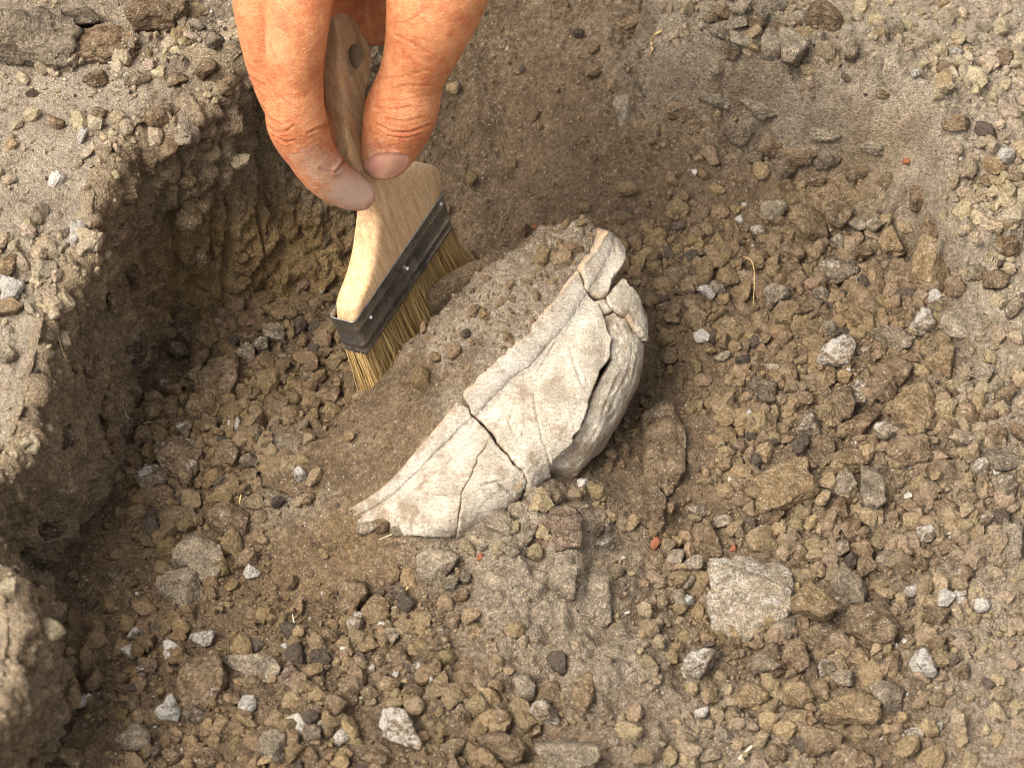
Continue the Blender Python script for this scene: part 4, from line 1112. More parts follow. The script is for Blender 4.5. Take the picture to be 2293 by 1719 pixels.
CL += [(x_, y_, w_, h_, c_, None, dict(sink=.60, rough=.19, wall=True)) for x_, y_, w_, h_, c_ in (   # lumps in the cut face of the bank
    (262, 525, 60, 66, 'b'), (300, 610, 50, 60, 'b'), (252, 660, 56, 70, 'b'), (335, 500, 54, 60, 'b'), (425, 470, 56, 80, 'o'), (300, 765, 56, 66, 'd'), (190, 800, 60, 70, 'b'), (235, 905, 60, 66, 'b'),
    (145, 965, 50, 56, 'd'), (440, 555, 50, 60, 'o'), (410, 395, 66, 60, 'b'), (470, 400, 40, 70, 'b'), (340, 660, 44, 50, 'b'), (285, 430, 50, 46, 'b'))]
for px, py, wp, hp, col, lab, kw in CL:
    kw = dict(kw)
    if (px, py) in OUTLINE:
        kw['poly'] = OUTLINE[(px, py)]
        kw.setdefault('flat', 0.6)
        kw['rough'] = 0.21 if py < 130 else 0.125
        if py < 130: kw['flat'] = .95; kw['sink'] = .2
        kw.setdefault('sink', .36)
    wv = kw.pop('white', None)
    if wp < 110:
        wp, hp = wp * 1.13, hp * 1.13
    o = put_clod(px, py, wp, hp, col, lab, **kw)
    if wv is not None: o['white'] = wv
name_small_clods()
print('clods', len(CL))

# orange fired-clay chips
for px, py, wp, hp, lab in ((1469, 1212, 24, 30, 'largest orange brick-red chip, lying right of the reddish lump'), (1640, 1226, 16, 18, 'orange fleck lying on the biggest pale slab'),
                            (1199, 506, 14, 16, 'orange chip behind the top end of the pot'), (2028, 358, 16, 20, 'orange chip at the foot of the upper right bank'), (418, 1366, 12, 12, 'tiny orange chip below the paired rough clods'),
                            (311, 1200, 12, 10, 'tiny orange chip by the wall foot left of the pot'), (1075, 1245, 18, 18, 'salmon chip on the pedestal')):
    o = put_clod(px, py, wp, hp, 'r', lab, sub=3, rough=.25, name='clay_chip', cat='chip', group='orange clay chips in the soil', mat=M_CHIP, np_=7)

# ------------------------------------------------------------------ crumbs too many to count
DENS = [(1850, 900, 400, 380, 1.0), (1750, 560, 320, 110, 1.0), (1850, 1330, 420, 280, 1.0), (470, 980, 170, 280, 1.0, -1.2), (900, 1580, 480, 150, .65), (790, 1430, 190, 90, 0.9),
        (1700, 60, 150, 100, .9, 2.5), (2240, 520, 100, 180, .8, 1.6), (330, 1560, 330, 170, .55), (560, 740, 190, 60, 0.9, -1.6), (2150, 1150, 200, 260, .9), (1700, 330, 240, 60, .6, .5), (1560, 230, 120, 90, .5, 1), (1500, 560, 120, 110, .7),
        (1130, 1190, 170, 60, .7, .5), (430, 150, 110, 100, .5, 6.5), (60, 610, 90, 90, .55, 6.4), (2200, 220, 250, 200, .35, 3), (180, 330, 230, 200, .12, 6.5), (700, 860, 120, 90, .7, -1.4), (1120, 760, 120, 120, .10, 3), (1240, 600, 60, 60, .35, 4)]
BARE = [(1210, 1330, 200, 130, .9, .5), (1340, 1470, 140, 170, .9, .3), (20, 1450, 120, 220, .9, 6), (320, 420, 70, 120, .6, 6.4), (1000, 1290, 110, 60, .7, .5), (1520, 1000, 90, 190, .9), (1600, 860, 90, 70, .7), (640, 1210, 110, 110, .9), (1250, 330, 250, 170, .7), (160, 380, 150, 170, .9, 6.5),
        (230, 480, 60, 160, .9, 6.5), (60, 880, 80, 130, .7, 6), (600, 1010, 80, 60, .6), (1880, 410, 200, 60, .9, .4), (790, 1240, 110, 60, .8), (2150, 1560, 170, 130, .7), (1480, 1580, 110, 130, .6), (150, 1450, 110, 200, .5), (600, 1560, 140, 60, .6), (850, 1000, 120, 120, .75, 1.5), (2250, 800, 80, 60, .7, 1), (560, 600, 200, 60, .8, -1)]
protos1 = [clod_shape(7000 + k, 1, 6, .10) for k in range(20)]
protos2 = [clod_shape(8000 + k, 2, 8, .16) for k in range(24)]
POTPX = [q[1] for q in SHERDS]
PL = np.array([(p[1], p[2], p[3] / 2, p[4] / 2) for p in placed])
def crumbs(name, n, lo, hi, power, protos, uniform, seed):
    r = np.random.default_rng(seed)
    V, Fc, T = [], [], []
    base = 0
    made = tries = 0
    while made < n and tries < n * 12:
        m = 4000
        x = r.uniform(-19, 19, m); y = r.uniform(-15.5, 18.5, m)
        bx = r.random(m) < 0.16                        # some on the bank
        x[bx] = r.uniform(-20, -6, bx.sum()); y[bx] = r.uniform(-8, 15, bx.sum())
        tries += m
        d = np.maximum(blobs(x, y, DENS), uniform) * (1 - np.clip(blobs(x, y, BARE), 0, .93))
        cl = 0.55 + 0.9 * fbm(np.stack([x, y, 0 * x], 1), .45, 3, .6, 61.)
        keep = r.random(m) < d * np.clip(cl, .12, 1)
        for xi, yi in zip(x[keep], y[keep]):
            if made >= n: break
            h = drop(xi, yi)
            if h is None: continue
            pt, nn = h
            if nn.z < 0.45: continue
            ppx, ppy, _ = proj(pt)
            if not (-60 < ppx < 2350 and -60 < ppy < 1780): continue
            if (np.hypot((PL[:, 0] - ppx) / PL[:, 2], (PL[:, 1] - ppy) / PL[:, 3]) < 0.86).any(): continue
            rad = lo + (hi - lo) * r.random() ** power
            grow = rad * 72
            if 700 < ppx < 1480 and 480 < ppy < 1240 and any(inside(pg, np.array([ppx + gx_]), np.array([ppy + gy_]))[0] for pg in POTPX for gx_, gy_ in ((0, 0), (grow, 0), (0, grow))): continue
            pv, pf = protos[r.integers(len(protos))]
            M = np.linalg.qr(r.normal(size=(3, 3)))[0]
            if np.linalg.det(M) < 0: M[:, 0] = -M[:, 0]
            q = (pv * (rad * r.uniform(.6, 1.3, 3))) @ M + pt + np.array([0, 0, rad * r.uniform(.05, .5)])
            V.append(q); Fc.append(pf + base); base += len(q)
            dryv = float(np.clip(blobs(np.array([pt[0]]), np.array([pt[1]]), DRYB)[0], 0, 1)) if pt[2] < 4.5 else .9
            k = r.random()
            if k < .016: c = np.array((.50, .45, .38))
            elif k < .06: c = np.array((.28, .20, .11))
            elif k < .11: c = np.array((.10, .075, .055))
            else:
                c = np.array(MOIST_A) * .35 + np.array(MOIST_B) * .65
                c = c * (1 - .75 * dryv) + np.array(DRY_B) * .75 * dryv
                c = c * (1.05 + .1 * r.random()) * np.array([1, r.uniform(.95, 1.02), r.uniform(.82, .98)])
            T.append(np.tile(c * r.uniform(.8, 1.2), (len(q), 1)))
            made += 1
    me = mesh_np(name, np.concatenate(V), np.concatenate(Fc), smooth_shade=False)
    set_attr(me, 'tint', np.concatenate(T))
    print(name, made)
    return tag(link(name, me, M_GRAVEL), kind='stuff')
crumbs('gravel', 6000, 0.065, 0.34, 2.1, protos2, 0.03, 1)
crumbs('soil_crumbs', 19000, 0.024, 0.085, 1.8, protos1, 0.13, 2)

# ------------------------------------------------------------------ brush
BW = np.array([0.455, 0.885, 0.05]); BW /= np.linalg.norm(BW)
BA = np.array([-0.185, 0.09, 0.97]); BA -= BW * (BA @ BW); BA /= np.linalg.norm(BA)
BT = np.cross(BW, BA)
BTH = 0.95
BO = at(734, 708, 3.2)                 # back left corner of the ferrule's upper rim
def bl2w(wv, tv, av):
    return BO + np.asarray(wv)[..., None] * BW + np.asarray(tv)[..., None] * BT + np.asarray(av)[..., None] * BA
def unface(px, py, t):
    r = ray(px, py)
    o = BO + BT * t
    k = ((o - CAM) @ BT) / (r @ BT)
    p = CAM + r * k - BO
    return p @ BW, p @ BA
brush = empty('paint_brush')
tag(brush, 'flat wooden brush with dark metal band and tan bristles, held in the fingers', 'brush')

lft = [unface(*q, BTH) for q in [(801, 692), (822, 645), (838, 586), (848, 520), (852, 484), (840, 440), (800, 356), (794, 302), (782, 256), (774, 181), (773, 136), (777, 90), (782, 48)]]
rgt = [unface(*q, BTH) for q in [(997, 400), (995, 384), (983, 371), (960, 375), (932, 388), (901, 395), (870, 380), (830, 340), (815, 270), (821, 226), (836, 169), (842, 130), (836, 100), (815, 60), (794, 30)]]
lft = np.array([(0.10, -0.35)] + lft); rgt = np.array([(5.72, -0.35)] + rgt)
lft = lft[np.argsort(lft[:, 1])]; rgt = rgt[np.argsort(rgt[:, 1])]
A0, A1 = -0.3, max(lft[:, 1].max(), rgt[:, 1].max()) + 0.42
aa = np.concatenate([np.linspace(A0, A1 - 0.6, 150), A1 - 0.6 + 0.6 * np.sin(np.linspace(0, math.pi / 2, 24))[1:]])
def smooth_interp(a, tab, sm=0.12):
    xs = np.linspace(-sm, sm, 9)
    return np.mean([np.interp(a + x, tab[:, 1], tab[:, 0]) for x in xs], axis=0)
wl, wr_ = smooth_interp(aa, lft), smooth_interp(aa, rgt)
wc, wh = (wl + wr_) / 2, np.maximum((wr_ - wl) / 2, 0.45)
capf = np.sqrt(np.clip(1 - np.clip((aa - (A1 - 0.6)) / 0.6, 0, 1) ** 2, 0.0004, 1))
wh = (wh + 0.07 * smooth(3.0, 5.0, aa)) * capf
thick = np.interp(aa, [A0, 0.8, 2.2, 4.0, 6.5, A1], [0.90, 0.93, 0.90, 0.80, 0.78, 0.6]) * 0.5
th_ = thick * np.maximum(capf, 0.02) ** 0.7
nang = 56
ang = np.linspace(0, 2 * math.pi, nang, endpoint=False)
hv, gr = [], []
for i in range(len(aa)):
    # squarish section whose narrow sides are rounded
    c_, s_ = np.cos(ang), np.sin(ang)
    rr = min(th_[i], wh[i]) * 0.75
    e = 0.27
    x = np.sign(c_) * np.abs(c_) ** (e * 0.9)
    y = np.sign(s_) * np.abs(s_) ** e
    xw = x * wh[i]
    yt = y * th_[i]
    # pull the corners in so that the edge reads as a rounded board
    k = np.clip((np.abs(xw) - (wh[i] - rr)) / rr, 0, 1)
    yt = yt * np.sqrt(np.clip(1 - 0.22 * k ** 2, 0, 1))
    P = bl2w(wc[i] + xw, BTH / 2 + yt, np.full(nang, aa[i]))
    hv.append(P)
    gr.append(np.stack([(BTH / 2 + yt) / 16 + .3, (wc[i] + xw) / 16 + .3, np.full(nang, aa[i] / 16 + .05)], 1))
hv = np.array(hv).reshape(-1, 3); gr = np.array(gr).reshape(-1, 3)
hf = grid_faces(len(aa), nang, wrap=True)
cap0 = np.arange(nang)[::-1][None, :]; cap1 = (np.arange(nang) + (len(aa) - 1) * nang)[None, :]
me = mesh_np('handle', hv, [hf, cap0, cap1])
set_attr(me, 'grain', gr)
handle = link('handle', me, M_WOOD, brush)
# hang hole
hw, ha = unface(802, 128, BTH)
bm = bmesh.new()
bmesh.ops.create_cone(bm, cap_ends=True, segments=28, radius1=1, radius2=1, depth=3)
cut_me = bpy.data.meshes.new('hole'); 
Mx = Matrix(np.column_stack([BW * 0.27 * CM, BA * 0.40 * CM, BT * CM]).tolist()).to_4x4()
Mx.translation = Vector(bl2w(hw, BTH / 2, ha) * CM)
bm.transform(Mx); bm.normal_update(); bmesh.ops.recalc_face_normals(bm, faces=bm.faces); bm.to_mesh(cut_me); bm.free()
bmh = bmesh.new(); bmh.from_mesh(me); bmesh.ops.recalc_face_normals(bmh, faces=bmh.faces); bmh.to_mesh(me); bmh.free()
cut = bpy.data.objects.new('hole', cut_me); COL.objects.link(cut)
md = handle.modifiers.new('b', 'BOOLEAN'); md.object = cut; md.operation = 'DIFFERENCE'; md.solver = 'EXACT'
bpy.context.view_layer.update()
dg = bpy.context.evaluated_depsgraph_get()
new = bpy.data.meshes.new_from_object(handle.evaluated_get(dg))
handle.modifiers.clear()
if len(new.vertices) > 1000:
    handle.data = new
    new.set_sharp_from_angle(angle=math.radians(32))
bpy.data.objects.remove(cut)
handle.data.name = 'handle'

# ferrule: folded tin band with pressed ridges
FW_ = rgt[0][0]
prof = [(-1.55, -0.02), (-1.53, 0.02), (-1.47, 0.04), (-1.41, 0.02), (-1.37, 0.0), (-1.20, 0.0), (-1.16, 0.025), (-1.11, 0.04), (-1.06, 0.025), (-1.02, 0.0), (-0.45, 0.0), (-0.42, 0.015), (-0.39, 0.0), (-0.03, 0.0), (0.0, 0.005), (0.0, -0.035), (-0.3, -0.035)]
def rrect(w0, w1, t0, t1, r_, n=7):
    pts = []
    for cx_, cy_, a0 in ((w1 - r_, t1 - r_, 0), (w0 + r_, t1 - r_, 90), (w0 + r_, t0 + r_, 180), (w1 - r_, t0 + r_, 270)):
        for k in range(n):
            a_ = math.radians(a0 + 90 * k / (n - 1))
            pts.append((cx_ + r_ * math.cos(a_), cy_ + r_ * math.sin(a_), math.cos(a_), math.sin(a_)))
    return np.array(pts)
RR0 = rrect(0.0, FW_, 0.0, BTH, 0.16)
# resample the long sides so that small dents show
RR = []
for i in range(len(RR0)):
    a_, b_ = RR0[i], RR0[(i + 1) % len(RR0)]
    m = max(1, int(np.hypot(*(b_ - a_)[:2]) / 0.12))
    for k in range(m):
        q = a_ + (b_ - a_) * k / m
        RR.append(q)
RR = np.array(RR)
fv = []
for a_, o_ in prof:
    taper = 1.0 - 0.015 * max(0, -a_)
    ww = (RR[:, 0] - FW_ / 2) * taper + FW_ / 2 + RR[:, 2] * o_
    tt = (RR[:, 1] - BTH / 2) * (1 - 0.06 * max(0, -a_)) + BTH / 2 + RR[:, 3] * o_
    fv.append(bl2w(ww, tt, np.full(len(RR), a_)))
fv = np.array(fv).reshape(-1, 3)
me = mesh_np('ferrule', fv, grid_faces(len(prof), len(RR), wrap=True))
ferrule = link('ferrule', me, M_TIN, brush)
for wv, av in ((0.75, -0.55), (FW_ - 0.35, -0.25), (FW_ * .52, -0.7)):
    v, f = ICO[2]
    q = bl2w(wv + v[:, 0] * 0.06, BTH + 0.0 + v[:, 2] * 0.03, av + v[:, 1] * 0.06)
    link('tack', mesh_np('tack', q, f), M_STEEL, ferrule)

# bristles: thin three-sided tapering tubes
rb = np.random.default_rng(3)
NB = 4300
V, Fc, T = [], [], []
nseg = 6
def add_hair(pts, r0, col):
    base = sum_len[0]
    pts = np.asarray(pts)
    tg = np.gradient(pts, axis=0); tg /= np.linalg.norm(tg, axis=1)[:, None]
    ref = np.array([0.3, -0.8, 0.1])
    a_ = np.cross(tg, ref); a_ /= np.linalg.norm(a_, axis=1)[:, None]
    b_ = np.cross(tg, a_)
    n = len(pts)
    rad = r0 * np.linspace(1, 0.45, n)[:, None]
    ringv = [pts + rad * (a_ * math.cos(k * 2.0944) + b_ * math.sin(k * 2.0944)) for k in range(3)]
    vv_ = np.stack(ringv, 1).reshape(-1, 3)
    V.append(vv_); Fc.append(grid_faces(n, 3, wrap=True) + base); T.append(np.tile(col, (len(vv_), 1)))
    sum_len[0] += len(vv_)
sum_len = [0]
for k in range(NB):
    wv = rb.uniform(0.06, FW_ - 0.06); tv = rb.uniform(0.08, BTH - 0.08)
    u_ = wv / FW_
    L = rb.uniform(3.9, 5.4) - 0.4 * abs(u_ - .5)
    clump = math.floor(wv * 3.2 + tv * 2)
    cr = np.random.default_rng(clump + 77).uniform(-1, 1, 2)
    sp_w = (u_ - 0.42) * 0.75 + cr[0] * 0.13 + rb.normal() * 0.20
    sp_t = (tv / BTH - 0.5) * 0.7 + 0.30 + cr[1] * 0.12 + rb.normal() * 0.13
    s_ = np.linspace(0, 1, nseg)
    bend = s_ ** 1.7 + .9 * smooth(.55, 1., s_) * rb.normal() * .6
    pts = bl2w(wv + sp_w * bend, tv + sp_t * bend, -1.35 - L * s_)
    pts += (rb.normal(size=3) * 0.05)[None] * np.sin(s_ * 3.14)[:, None]
    j = rb.uniform(.7, 1.3)
    col = np.array((0.62, 0.41, 0.17)) * j if rb.random() < .8 else np.array((0.32, 0.21, 0.085)) * j
    add_hair(pts, rb.uniform(.010, .017), col)
for k in range(70):                                   # strays
    wv = rb.uniform(0.0, FW_ * .75); tv = rb.uniform(0.3, BTH + .02)
    L = rb.uniform(2.0, 4.5)
    s_ = np.linspace(0, 1, 10)
    d1, d2 = rb.normal() * .7, rb.normal() * .45 + .3
    pts = bl2w(wv + d1 * s_ ** 2 + .2 * rb.normal() * np.sin(s_ * 4), tv + d2 * s_ ** 1.5 + .15 * rb.normal() * np.sin(s_ * 5), -1.4 - L * s_ * (1 - .15 * s_))
    add_hair(pts, .010, np.array((0.42, 0.32, 0.15)) * rb.uniform(.7, 1.1))
me = mesh_np('bristles', np.concatenate(V), np.concatenate(Fc))
set_attr(me, 'tint', np.concatenate(T))
bri = link('bristles', me, M_HAIR, brush)
bri['kind'] = 'stuff'

# ------------------------------------------------------------------ hand
# each finger is a chain of spheres (px, py, z, radius in photo pixels), blended into one skin
def chain(ctrl, n=14):
    c = np.array(ctrl, float)
    P = at(c[:, 0], c[:, 1], c[:, 2])
    dep = (P - CAM) @ Fw
    r = c[:, 3] * dep / KPX
    t = np.linspace(0, len(c) - 1, n * (len(c) - 1) + 1)
    Q = catmull(np.concatenate([P, r[:, None]], 1), t)
    return Q
CH = {
    'index': chain([(655, -200, 15.6, 92), (668, -60, 14.6, 82), (664, 60, 13.4, 72), (660, 170, 11.9, 64), (664, 272, 10.4, 68), (692, 335, 9.3, 57), (728, 388, 8.2, 52), (768, 418, 7.4, 47), (804, 436, 6.9, 37)]),
    'middle': chain([(600, -190, 14.8, 92), (594, -40, 13.6, 78), (600, 60, 12.3, 70), (622, 160, 10.9, 64), (652, 240, 9.6, 58), (700, 285, 8.6, 54), (745, 310, 7.9, 46)]),
    'ring': chain([(640, -200, 13.6, 88), (650, -60, 12.4, 74), (660, 60, 11.0, 66), (690, 150, 9.8, 60), (735, 205, 9.0, 54), (775, 225, 8.6, 44)]),
    'little': chain([(700, -200, 12.6, 78), (715, -60, 11.4, 62), (730, 40, 10.3, 56), (755, 100, 9.6, 50), (785, 130, 9.2, 42)]),
    'thumb': chain([(1010, -250, 15.8, 150), (995, -110, 14.4, 132), (975, 0, 13.2, 110), (950, 90, 12.0, 88), (922, 170, 10.8, 74), (899, 248, 9.6, 82), (882, 300, 8.6, 72), (866, 338, 7.7, 60), (857, 352, 7.3, 50)]),
}
palm = chain([(700, -190, 14.2, 130), (800, -210, 14.4, 150), (900, -220, 14.8, 150), (980, -230, 15.4, 150)], 8)
web = chain([(690, -40, 12.6, 86), (770, 5, 11.2, 84), (848, 24, 10.8, 78), (900, -20, 11.6, 88), (960, -70, 12.8, 90)], 8)
arm = chain([(830, -230, 15.0, 190), (840, -480, 18.0, 190), (850, -760, 21.5, 165), (860, -1050, 25.0, 175), (870, -1500, 30.0, 220)], 14)
ALL = np.concatenate([CH[k] for k in CH] + [palm, web, arm])
VX = 0.055
lo = (ALL[:, :3] - ALL[:, 3:]).min(0) - 0.3
hi = (ALL[:, :3] + ALL[:, 3:]).max(0) + 0.3
hi = np.minimum(hi, at(850, -700, 20.5) + np.array([99, 4.0, 4.0]))
dims = np.ceil((hi - lo) / VX).astype(int)
print('hand grid', dims, dims.prod() / 1e6)
axs = [lo[k] + VX * np.arange(dims[k]) for k in range(3)]
BIG = 3.0
def field(Q, k=0.10):
    Fd = np.full(dims, BIG, np.float32)
    for c in Q:
        m = c[3] + 1.0
        i0 = np.maximum(((c[:3] - m - lo) / VX).astype(int), 0)
        i1 = np.minimum(((c[:3] + m - lo) / VX).astype(int) + 1, dims)
        if (i1 <= i0).any(): continue
        sl = tuple(slice(a_, b_) for a_, b_ in zip(i0, i1))
        dx = (axs[0][sl[0]] - c[0])[:, None, None]; dy = (axs[1][sl[1]] - c[1])[None, :, None]; dz = (axs[2][sl[2]] - c[2])[None, None, :]
        d = (np.sqrt(dx * dx + dy * dy + dz * dz) - c[3]).astype(np.float32)
        Fd[sl] = np.minimum(Fd[sl], d)
    return Fd
def smin(a, b, k):
    h = np.clip(0.5 + 0.5 * (b - a) / k, 0, 1)
    return b + (a - b) * h - k * h * (1 - h)
base = smin(smin(field(palm), field(web), 0.6), field(arm), 0.8)
res = base
for nm in ('thumb', 'index', 'middle', 'ring', 'little'):
    fd = field(CH[nm])
    k = 0.55 if nm == 'thumb' else 0.45
    res = smin(res, fd, k) if nm == 'thumb' else np.minimum(smin(base, fd, k), smin(res, fd, 0.07))
def surface_nets(Fd, iso=0.0):
    Fd = Fd - iso
    ins_ = Fd < 0
    nx, ny, nz = Fd.shape
    c = np.zeros((nx - 1, ny - 1, nz - 1), np.int8)
    for a_ in (0, 1):
        for b_ in (0, 1):
            for d_ in (0, 1):
                c += ins_[a_:nx - 1 + a_, b_:ny - 1 + b_, d_:nz - 1 + d_]
    act = np.argwhere((c > 0) & (c < 8))
    idm = np.full(c.shape, -1, np.int32)
    idm[tuple(act.T)] = np.arange(len(act))
    acc = np.zeros((len(act), 3)); cnt = np.zeros(len(act))
    corners = [(a_, b_, d_) for a_ in (0, 1) for b_ in (0, 1) for d_ in (0, 1)]
    vals = {o: Fd[act[:, 0] + o[0], act[:, 1] + o[1], act[:, 2] + o[2]] for o in corners}
    for o in corners:
        for ax in range(3):
            if o[ax]: continue
            o2 = list(o); o2[ax] = 1; o2 = tuple(o2)
            f0, f1 = vals[o], vals[o2]
            m = (f0 < 0) != (f1 < 0)
            t = np.where(m, f0 / np.where(m, f0 - f1, 1), 0)
            p = np.tile(np.array(o, float), (len(act), 1)); p[:, ax] = t
            acc[m] += p[m]; cnt[m] += 1
    v = act + acc / cnt[:, None]
    faces = []
    for ax in range(3):
        sl0 = [slice(None)] * 3; sl1 = [slice(None)] * 3
        sl0[ax] = slice(0, -1); sl1[ax] = slice(1, None)
        a_, b_ = ins_[tuple(sl0)], ins_[tuple(sl1)]
        e = np.argwhere(a_ != b_)
        o1, o2 = [(1, 2), (2, 0), (0, 1)][ax]
        ok = (e[:, o1] > 0) & (e[:, o2] > 0) & (e[:, o1] < Fd.shape[o1] - 1) & (e[:, o2] < Fd.shape[o2] - 1)
        e = e[ok]
        flip = a_[tuple(e.T)]
        def g(d1, d2):
            q = e.copy(); q[:, o1] += d1; q[:, o2] += d2
            return idm[tuple(q.T)]
        q = np.stack([g(-1, -1), g(0, -1), g(0, 0), g(-1, 0)], 1)
        q[~flip] = q[~flip][:, ::-1]
        faces.append(q)
    return v, np.concatenate(faces)
hvx, hfx = surface_nets(res)
hvx = lo + VX * hvx
# light smoothing of the voxel steps
def laplace(v, f, it, lam=0.5):
    e = np.concatenate([f[:, [0, 1]], f[:, [1, 2]], f[:, [2, 3]], f[:, [3, 0]]])
    deg = np.bincount(e[:, 0], minlength=len(v)) + np.bincount(e[:, 1], minlength=len(v))
    for _ in range(it):
        s_ = np.zeros_like(v)
        for k in range(3):
            s_[:, k] = np.bincount(e[:, 0], v[e[:, 1], k], len(v)) + np.bincount(e[:, 1], v[e[:, 0], k], len(v))
        v = v + lam * (s_ / np.maximum(deg, 1)[:, None] - v)
    return v
hvx = laplace(hvx, hfx, 6)
hn = vert_normals(hvx, hfx)
hpx, hpy, hdep = proj(hvx)
facing = smooth(-0.1, 0.25, ((CAM - hvx) * hn).sum(1) / np.linalg.norm(CAM - hvx, axis=1))
def z1(*pts):
    return np.array([(480 + x / 3.315, y / 3.315) for x, y in pts])
CREASE = [  # outline, width px, depth cm
    (z1((1215, 930), (1320, 985), (1450, 985), (1600, 930)), 2.2, .030), (z1((1190, 800), (1330, 815), (1470, 790)), 2.0, .018), (z1((1240, 880), (1400, 905), (1560, 870)), 1.8, .018),
    (z1((1290, 1010), (1420, 1030), (1560, 990)), 1.8, .02), (z1((1200, 690), (1400, 640), (1640, 640)), 2.2, .012), (z1((1230, 590), (1400, 570), (1600, 520)), 2.2, .012), (z1((1250, 750), (1450, 740), (1640, 700)), 2, .010),
    (z1((400, 940), (470, 985), (540, 975), (590, 930)), 2.0, .030), (z1((440, 1010), (520, 1060), (600, 1040)), 2.0, .025), (z1((420, 890), (500, 930), (560, 905)), 1.8, .02),
    (z1((690, 990), (780, 950), (860, 925)), 2.2, .035), (z1((900, 1270), (930, 1240), (965, 1190)), 2.6, .10), (z1((780, 1250), (840, 1275), (905, 1270)), 2.0, .02),
    (z1((1340, 260), (1480, 330), (1600, 400)), 2.5, .015), (z1((1330, 180), (1450, 160), (1600, 60)), 2.5, .012), (z1((1350, 300), (1420, 420), (1500, 480)), 2.2, .010), (z1((1500, 120), (1700, 260), (1850, 330)), 2.4, .010),
    (z1((400, 560), (480, 620), (520, 690)), 2.2, .008), (z1((410, 660), (500, 740), (600, 790)), 2.2, .008), (z1((260, 560), (320, 610), (380, 640)), 2.0, .012), (z1((280, 640), (330, 690), (385, 730)), 2.0, .012), (z1((300, 740), (345, 790), (390, 830)), 2.0, .012),
]
dsp = np.zeros(len(hvx)); red = np.zeros(len(hvx))
for poly, wd, dp in CREASE:
    d = seg_dist(poly, hpx, hpy)
    dp = dp * 1.6
    dsp -= facing * dp * np.exp(-(d / wd) ** 2)
    dsp += facing * dp * 0.35 * np.exp(-((d - 2.4 * wd) / (1.3 * wd)) ** 2)
    red += facing * min(1, dp / .03) * 0.7 * np.exp(-(d / (2.2 * wd)) ** 2)
NAIL = z1((1128, 1240), (1150, 1185), (1205, 1145), (1300, 1132), (1390, 1142), (1440, 1160), (1425, 1225), (1375, 1280), (1300, 1315), (1230, 1322), (1165, 1300))
nin = inside(NAIL, hpx, hpy)
nd = seg_dist(np.concatenate([NAIL, NAIL[:1]]), hpx, hpy)
dsp += facing * (hpy > 300) * (hpx > 800) * np.where(nin, -0.035 * smooth(0, 7, nd), 0.035 * np.exp(-((nd - 3) / 4.0) ** 2))
red += facing * 0.8 * np.exp(-(((hpx - 905) / 50) ** 2 + ((hpy - 318) / 22) ** 2)) + facing * .5 * np.exp(-(((hpx - 640) / 40) ** 2 + ((hpy - 310) / 30) ** 2))
dsp += 0.02 * fbm(hvx, 0.9, 3, .5, 3.) + 0.006 * fbm(hvx * np.array([1, 1, 2.2]), 3.0, 3, .6, 8.)
hvx = hvx + hn * dsp[:, None]
me = mesh_np('person', hvx, hfx)
dust = np.exp(-(((hpx - 790) / 75) ** 2 + ((hpy - 430) / 60) ** 2)) * 0.95 + 0.55 * np.exp(-(((hpx - 700) / 50) ** 2 + ((hpy - 360) / 40) ** 2)) + 0.35 * np.exp(-(((hpx - 850) / 60) ** 2 + ((hpy - 350) / 60) ** 2)) \
    + 0.45 * np.exp(-((hpx - 760) / 22) ** 2) * smooth(380, 200, hpy) * smooth(0, 150, hpy)
set_attr(me, 'skin', np.stack([np.clip(red, 0, 1), np.clip(dust, 0, 1), 0 * dust], 1))
hand = link('person', me, M_SKIN)
tag(hand, 'bare tanned dusty hand reaching down and pinching the brush handle between thumb and fingers', 'person')
bpy.context.view_layer.update()
HT = BVHTree.FromObject(hand, bpy.context.evaluated_depsgraph_get())
# thumb nail: a thin curved plate lying on the thumb
cN = NAIL.mean(0)
nvn = []
ringsN = 9
NN = catmull(np.concatenate([NAIL, NAIL[:3]]), np.linspace(0, len(NAIL), 49)[:-1])
for k in range(ringsN):
    t = 1 - k / (ringsN - 0.6)
    for x, y in NN:
        qx, qy = cN + (np.array([x, y]) - cN) * t
        h, n, i, ds = HT.ray_cast(Vector(CAM * CM), Vector(ray(qx, qy)).normalized())
        if h is None: h = Vector(at(qx, qy, 7.5) * CM); n = Vector((0, -.5, .8))
        rim = 0.012 + 0.035 * smooth(0, .35, 1 - t)
        nvn.append(np.array(h) / CM + np.array(n) * rim)
nvn = np.array(nvn)
nfn = grid_faces(ringsN, len(NN), wrap=True)
me = mesh_np('fingernail', nvn, [nfn, (np.arange(len(NN)) + (ringsN - 1) * len(NN))[None, :]])
link('fingernail', me, M_NAIL, hand)

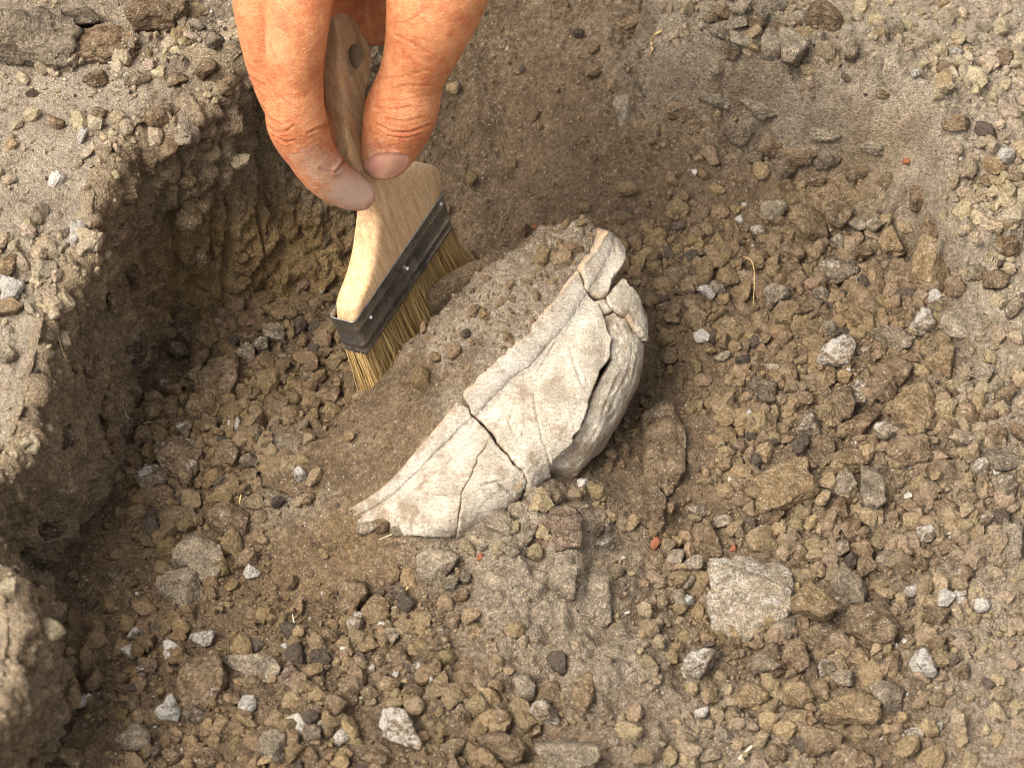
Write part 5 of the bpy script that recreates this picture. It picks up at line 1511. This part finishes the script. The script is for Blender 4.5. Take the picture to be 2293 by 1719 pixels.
# ------------------------------------------------------------------ roots, straws, fibres
def strand(name, pts, rad, mat, label, cat, lift=0.05, group=None, ends=0.4):
    P = []
    for q in pts:
        h, n = cast(q[0], q[1])
        P.append(h + np.array([0, 0, lift + (q[2] if len(q) > 2 else 0)]))
    P = catmull(np.array(P), np.linspace(0, len(P) - 1, 26))
    tg = np.gradient(P, axis=0); tg /= np.linalg.norm(tg, axis=1)[:, None]
    a_ = np.cross(tg, [0.1, 0.3, 1]); a_ /= np.linalg.norm(a_, axis=1)[:, None]
    b_ = np.cross(tg, a_)
    r_ = rad * (ends + (1 - ends) * np.sin(np.linspace(0.15, math.pi - 0.15, 26)))[:, None]
    r_ = r_ * (1 + .25 * fbm(P, 3., 2, .5, 4.))[:, None]
    vv_ = np.stack([P + r_ * (a_ * math.cos(k * math.pi / 3) + b_ * math.sin(k * math.pi / 3)) for k in range(6)], 1).reshape(-1, 3)
    me = mesh_np(name, vv_, [grid_faces(26, 6, wrap=True), np.arange(6)[None, ::-1], (np.arange(6) + 25 * 6)[None, :]])
    return tag(link(name, me, mat), label, cat, group)
strand('root', [(1452, 132), (1461, 112), (1460, 95), (1468, 80), (1482, 72)], .055, M_ROOT, 'bent yellow rootlet sticking from the back slope beside a brown lump', 'root')
strand('straw', [(1655, 1700), (1680, 1675), (1712, 1648)], .05, M_STRAW, 'pale straight straw lying in the right foreground', 'straw', ends=.8)
strand('root', [(1663, 590, .3), (1680, 610, .5), (1687, 640, .4), (1686, 690, 0)], .014, M_ROOT, 'thin upright pinkish rootlet in the upper rubble right of the pot', 'root')
strand('straw', [(536, 1130), (541, 1105), (545, 1085)], .03, M_ROOT, 'short yellow straw stuck beside the white-ended clod left of the pot', 'straw')
strand('root', [(276, 900), (285, 935), (310, 950), (345, 945)], .018, M_STRAW, 'pale hair-thin root curling at the wall foot', 'root')
strand('root', [(884, 1365), (905, 1330), (925, 1300)], .03, M_ROOT, 'short tan root beside the five-sided clod', 'root')
strand('root', [(848, 1210), (900, 1188), (950, 1160), (1000, 1150)], .018, M_STRAW, 'long pale fibre lying under the lower lip sherd', 'root')
strand('root', [(120, 720), (138, 780), (145, 800), (160, 830)], .02, M_ROOT, 'thin brown root hanging on the wall of the bank', 'root')
strand('root', [(655, 1375), (660, 1400), (668, 1420)], .022, M_STRAW, 'tiny pale root in the soil left of the blocky clod', 'root')
strand('root', [(105, 60), (112, 30), (125, 5)], .02, M_ROOT, 'thin dark root between the clods on the upper left bank', 'root')
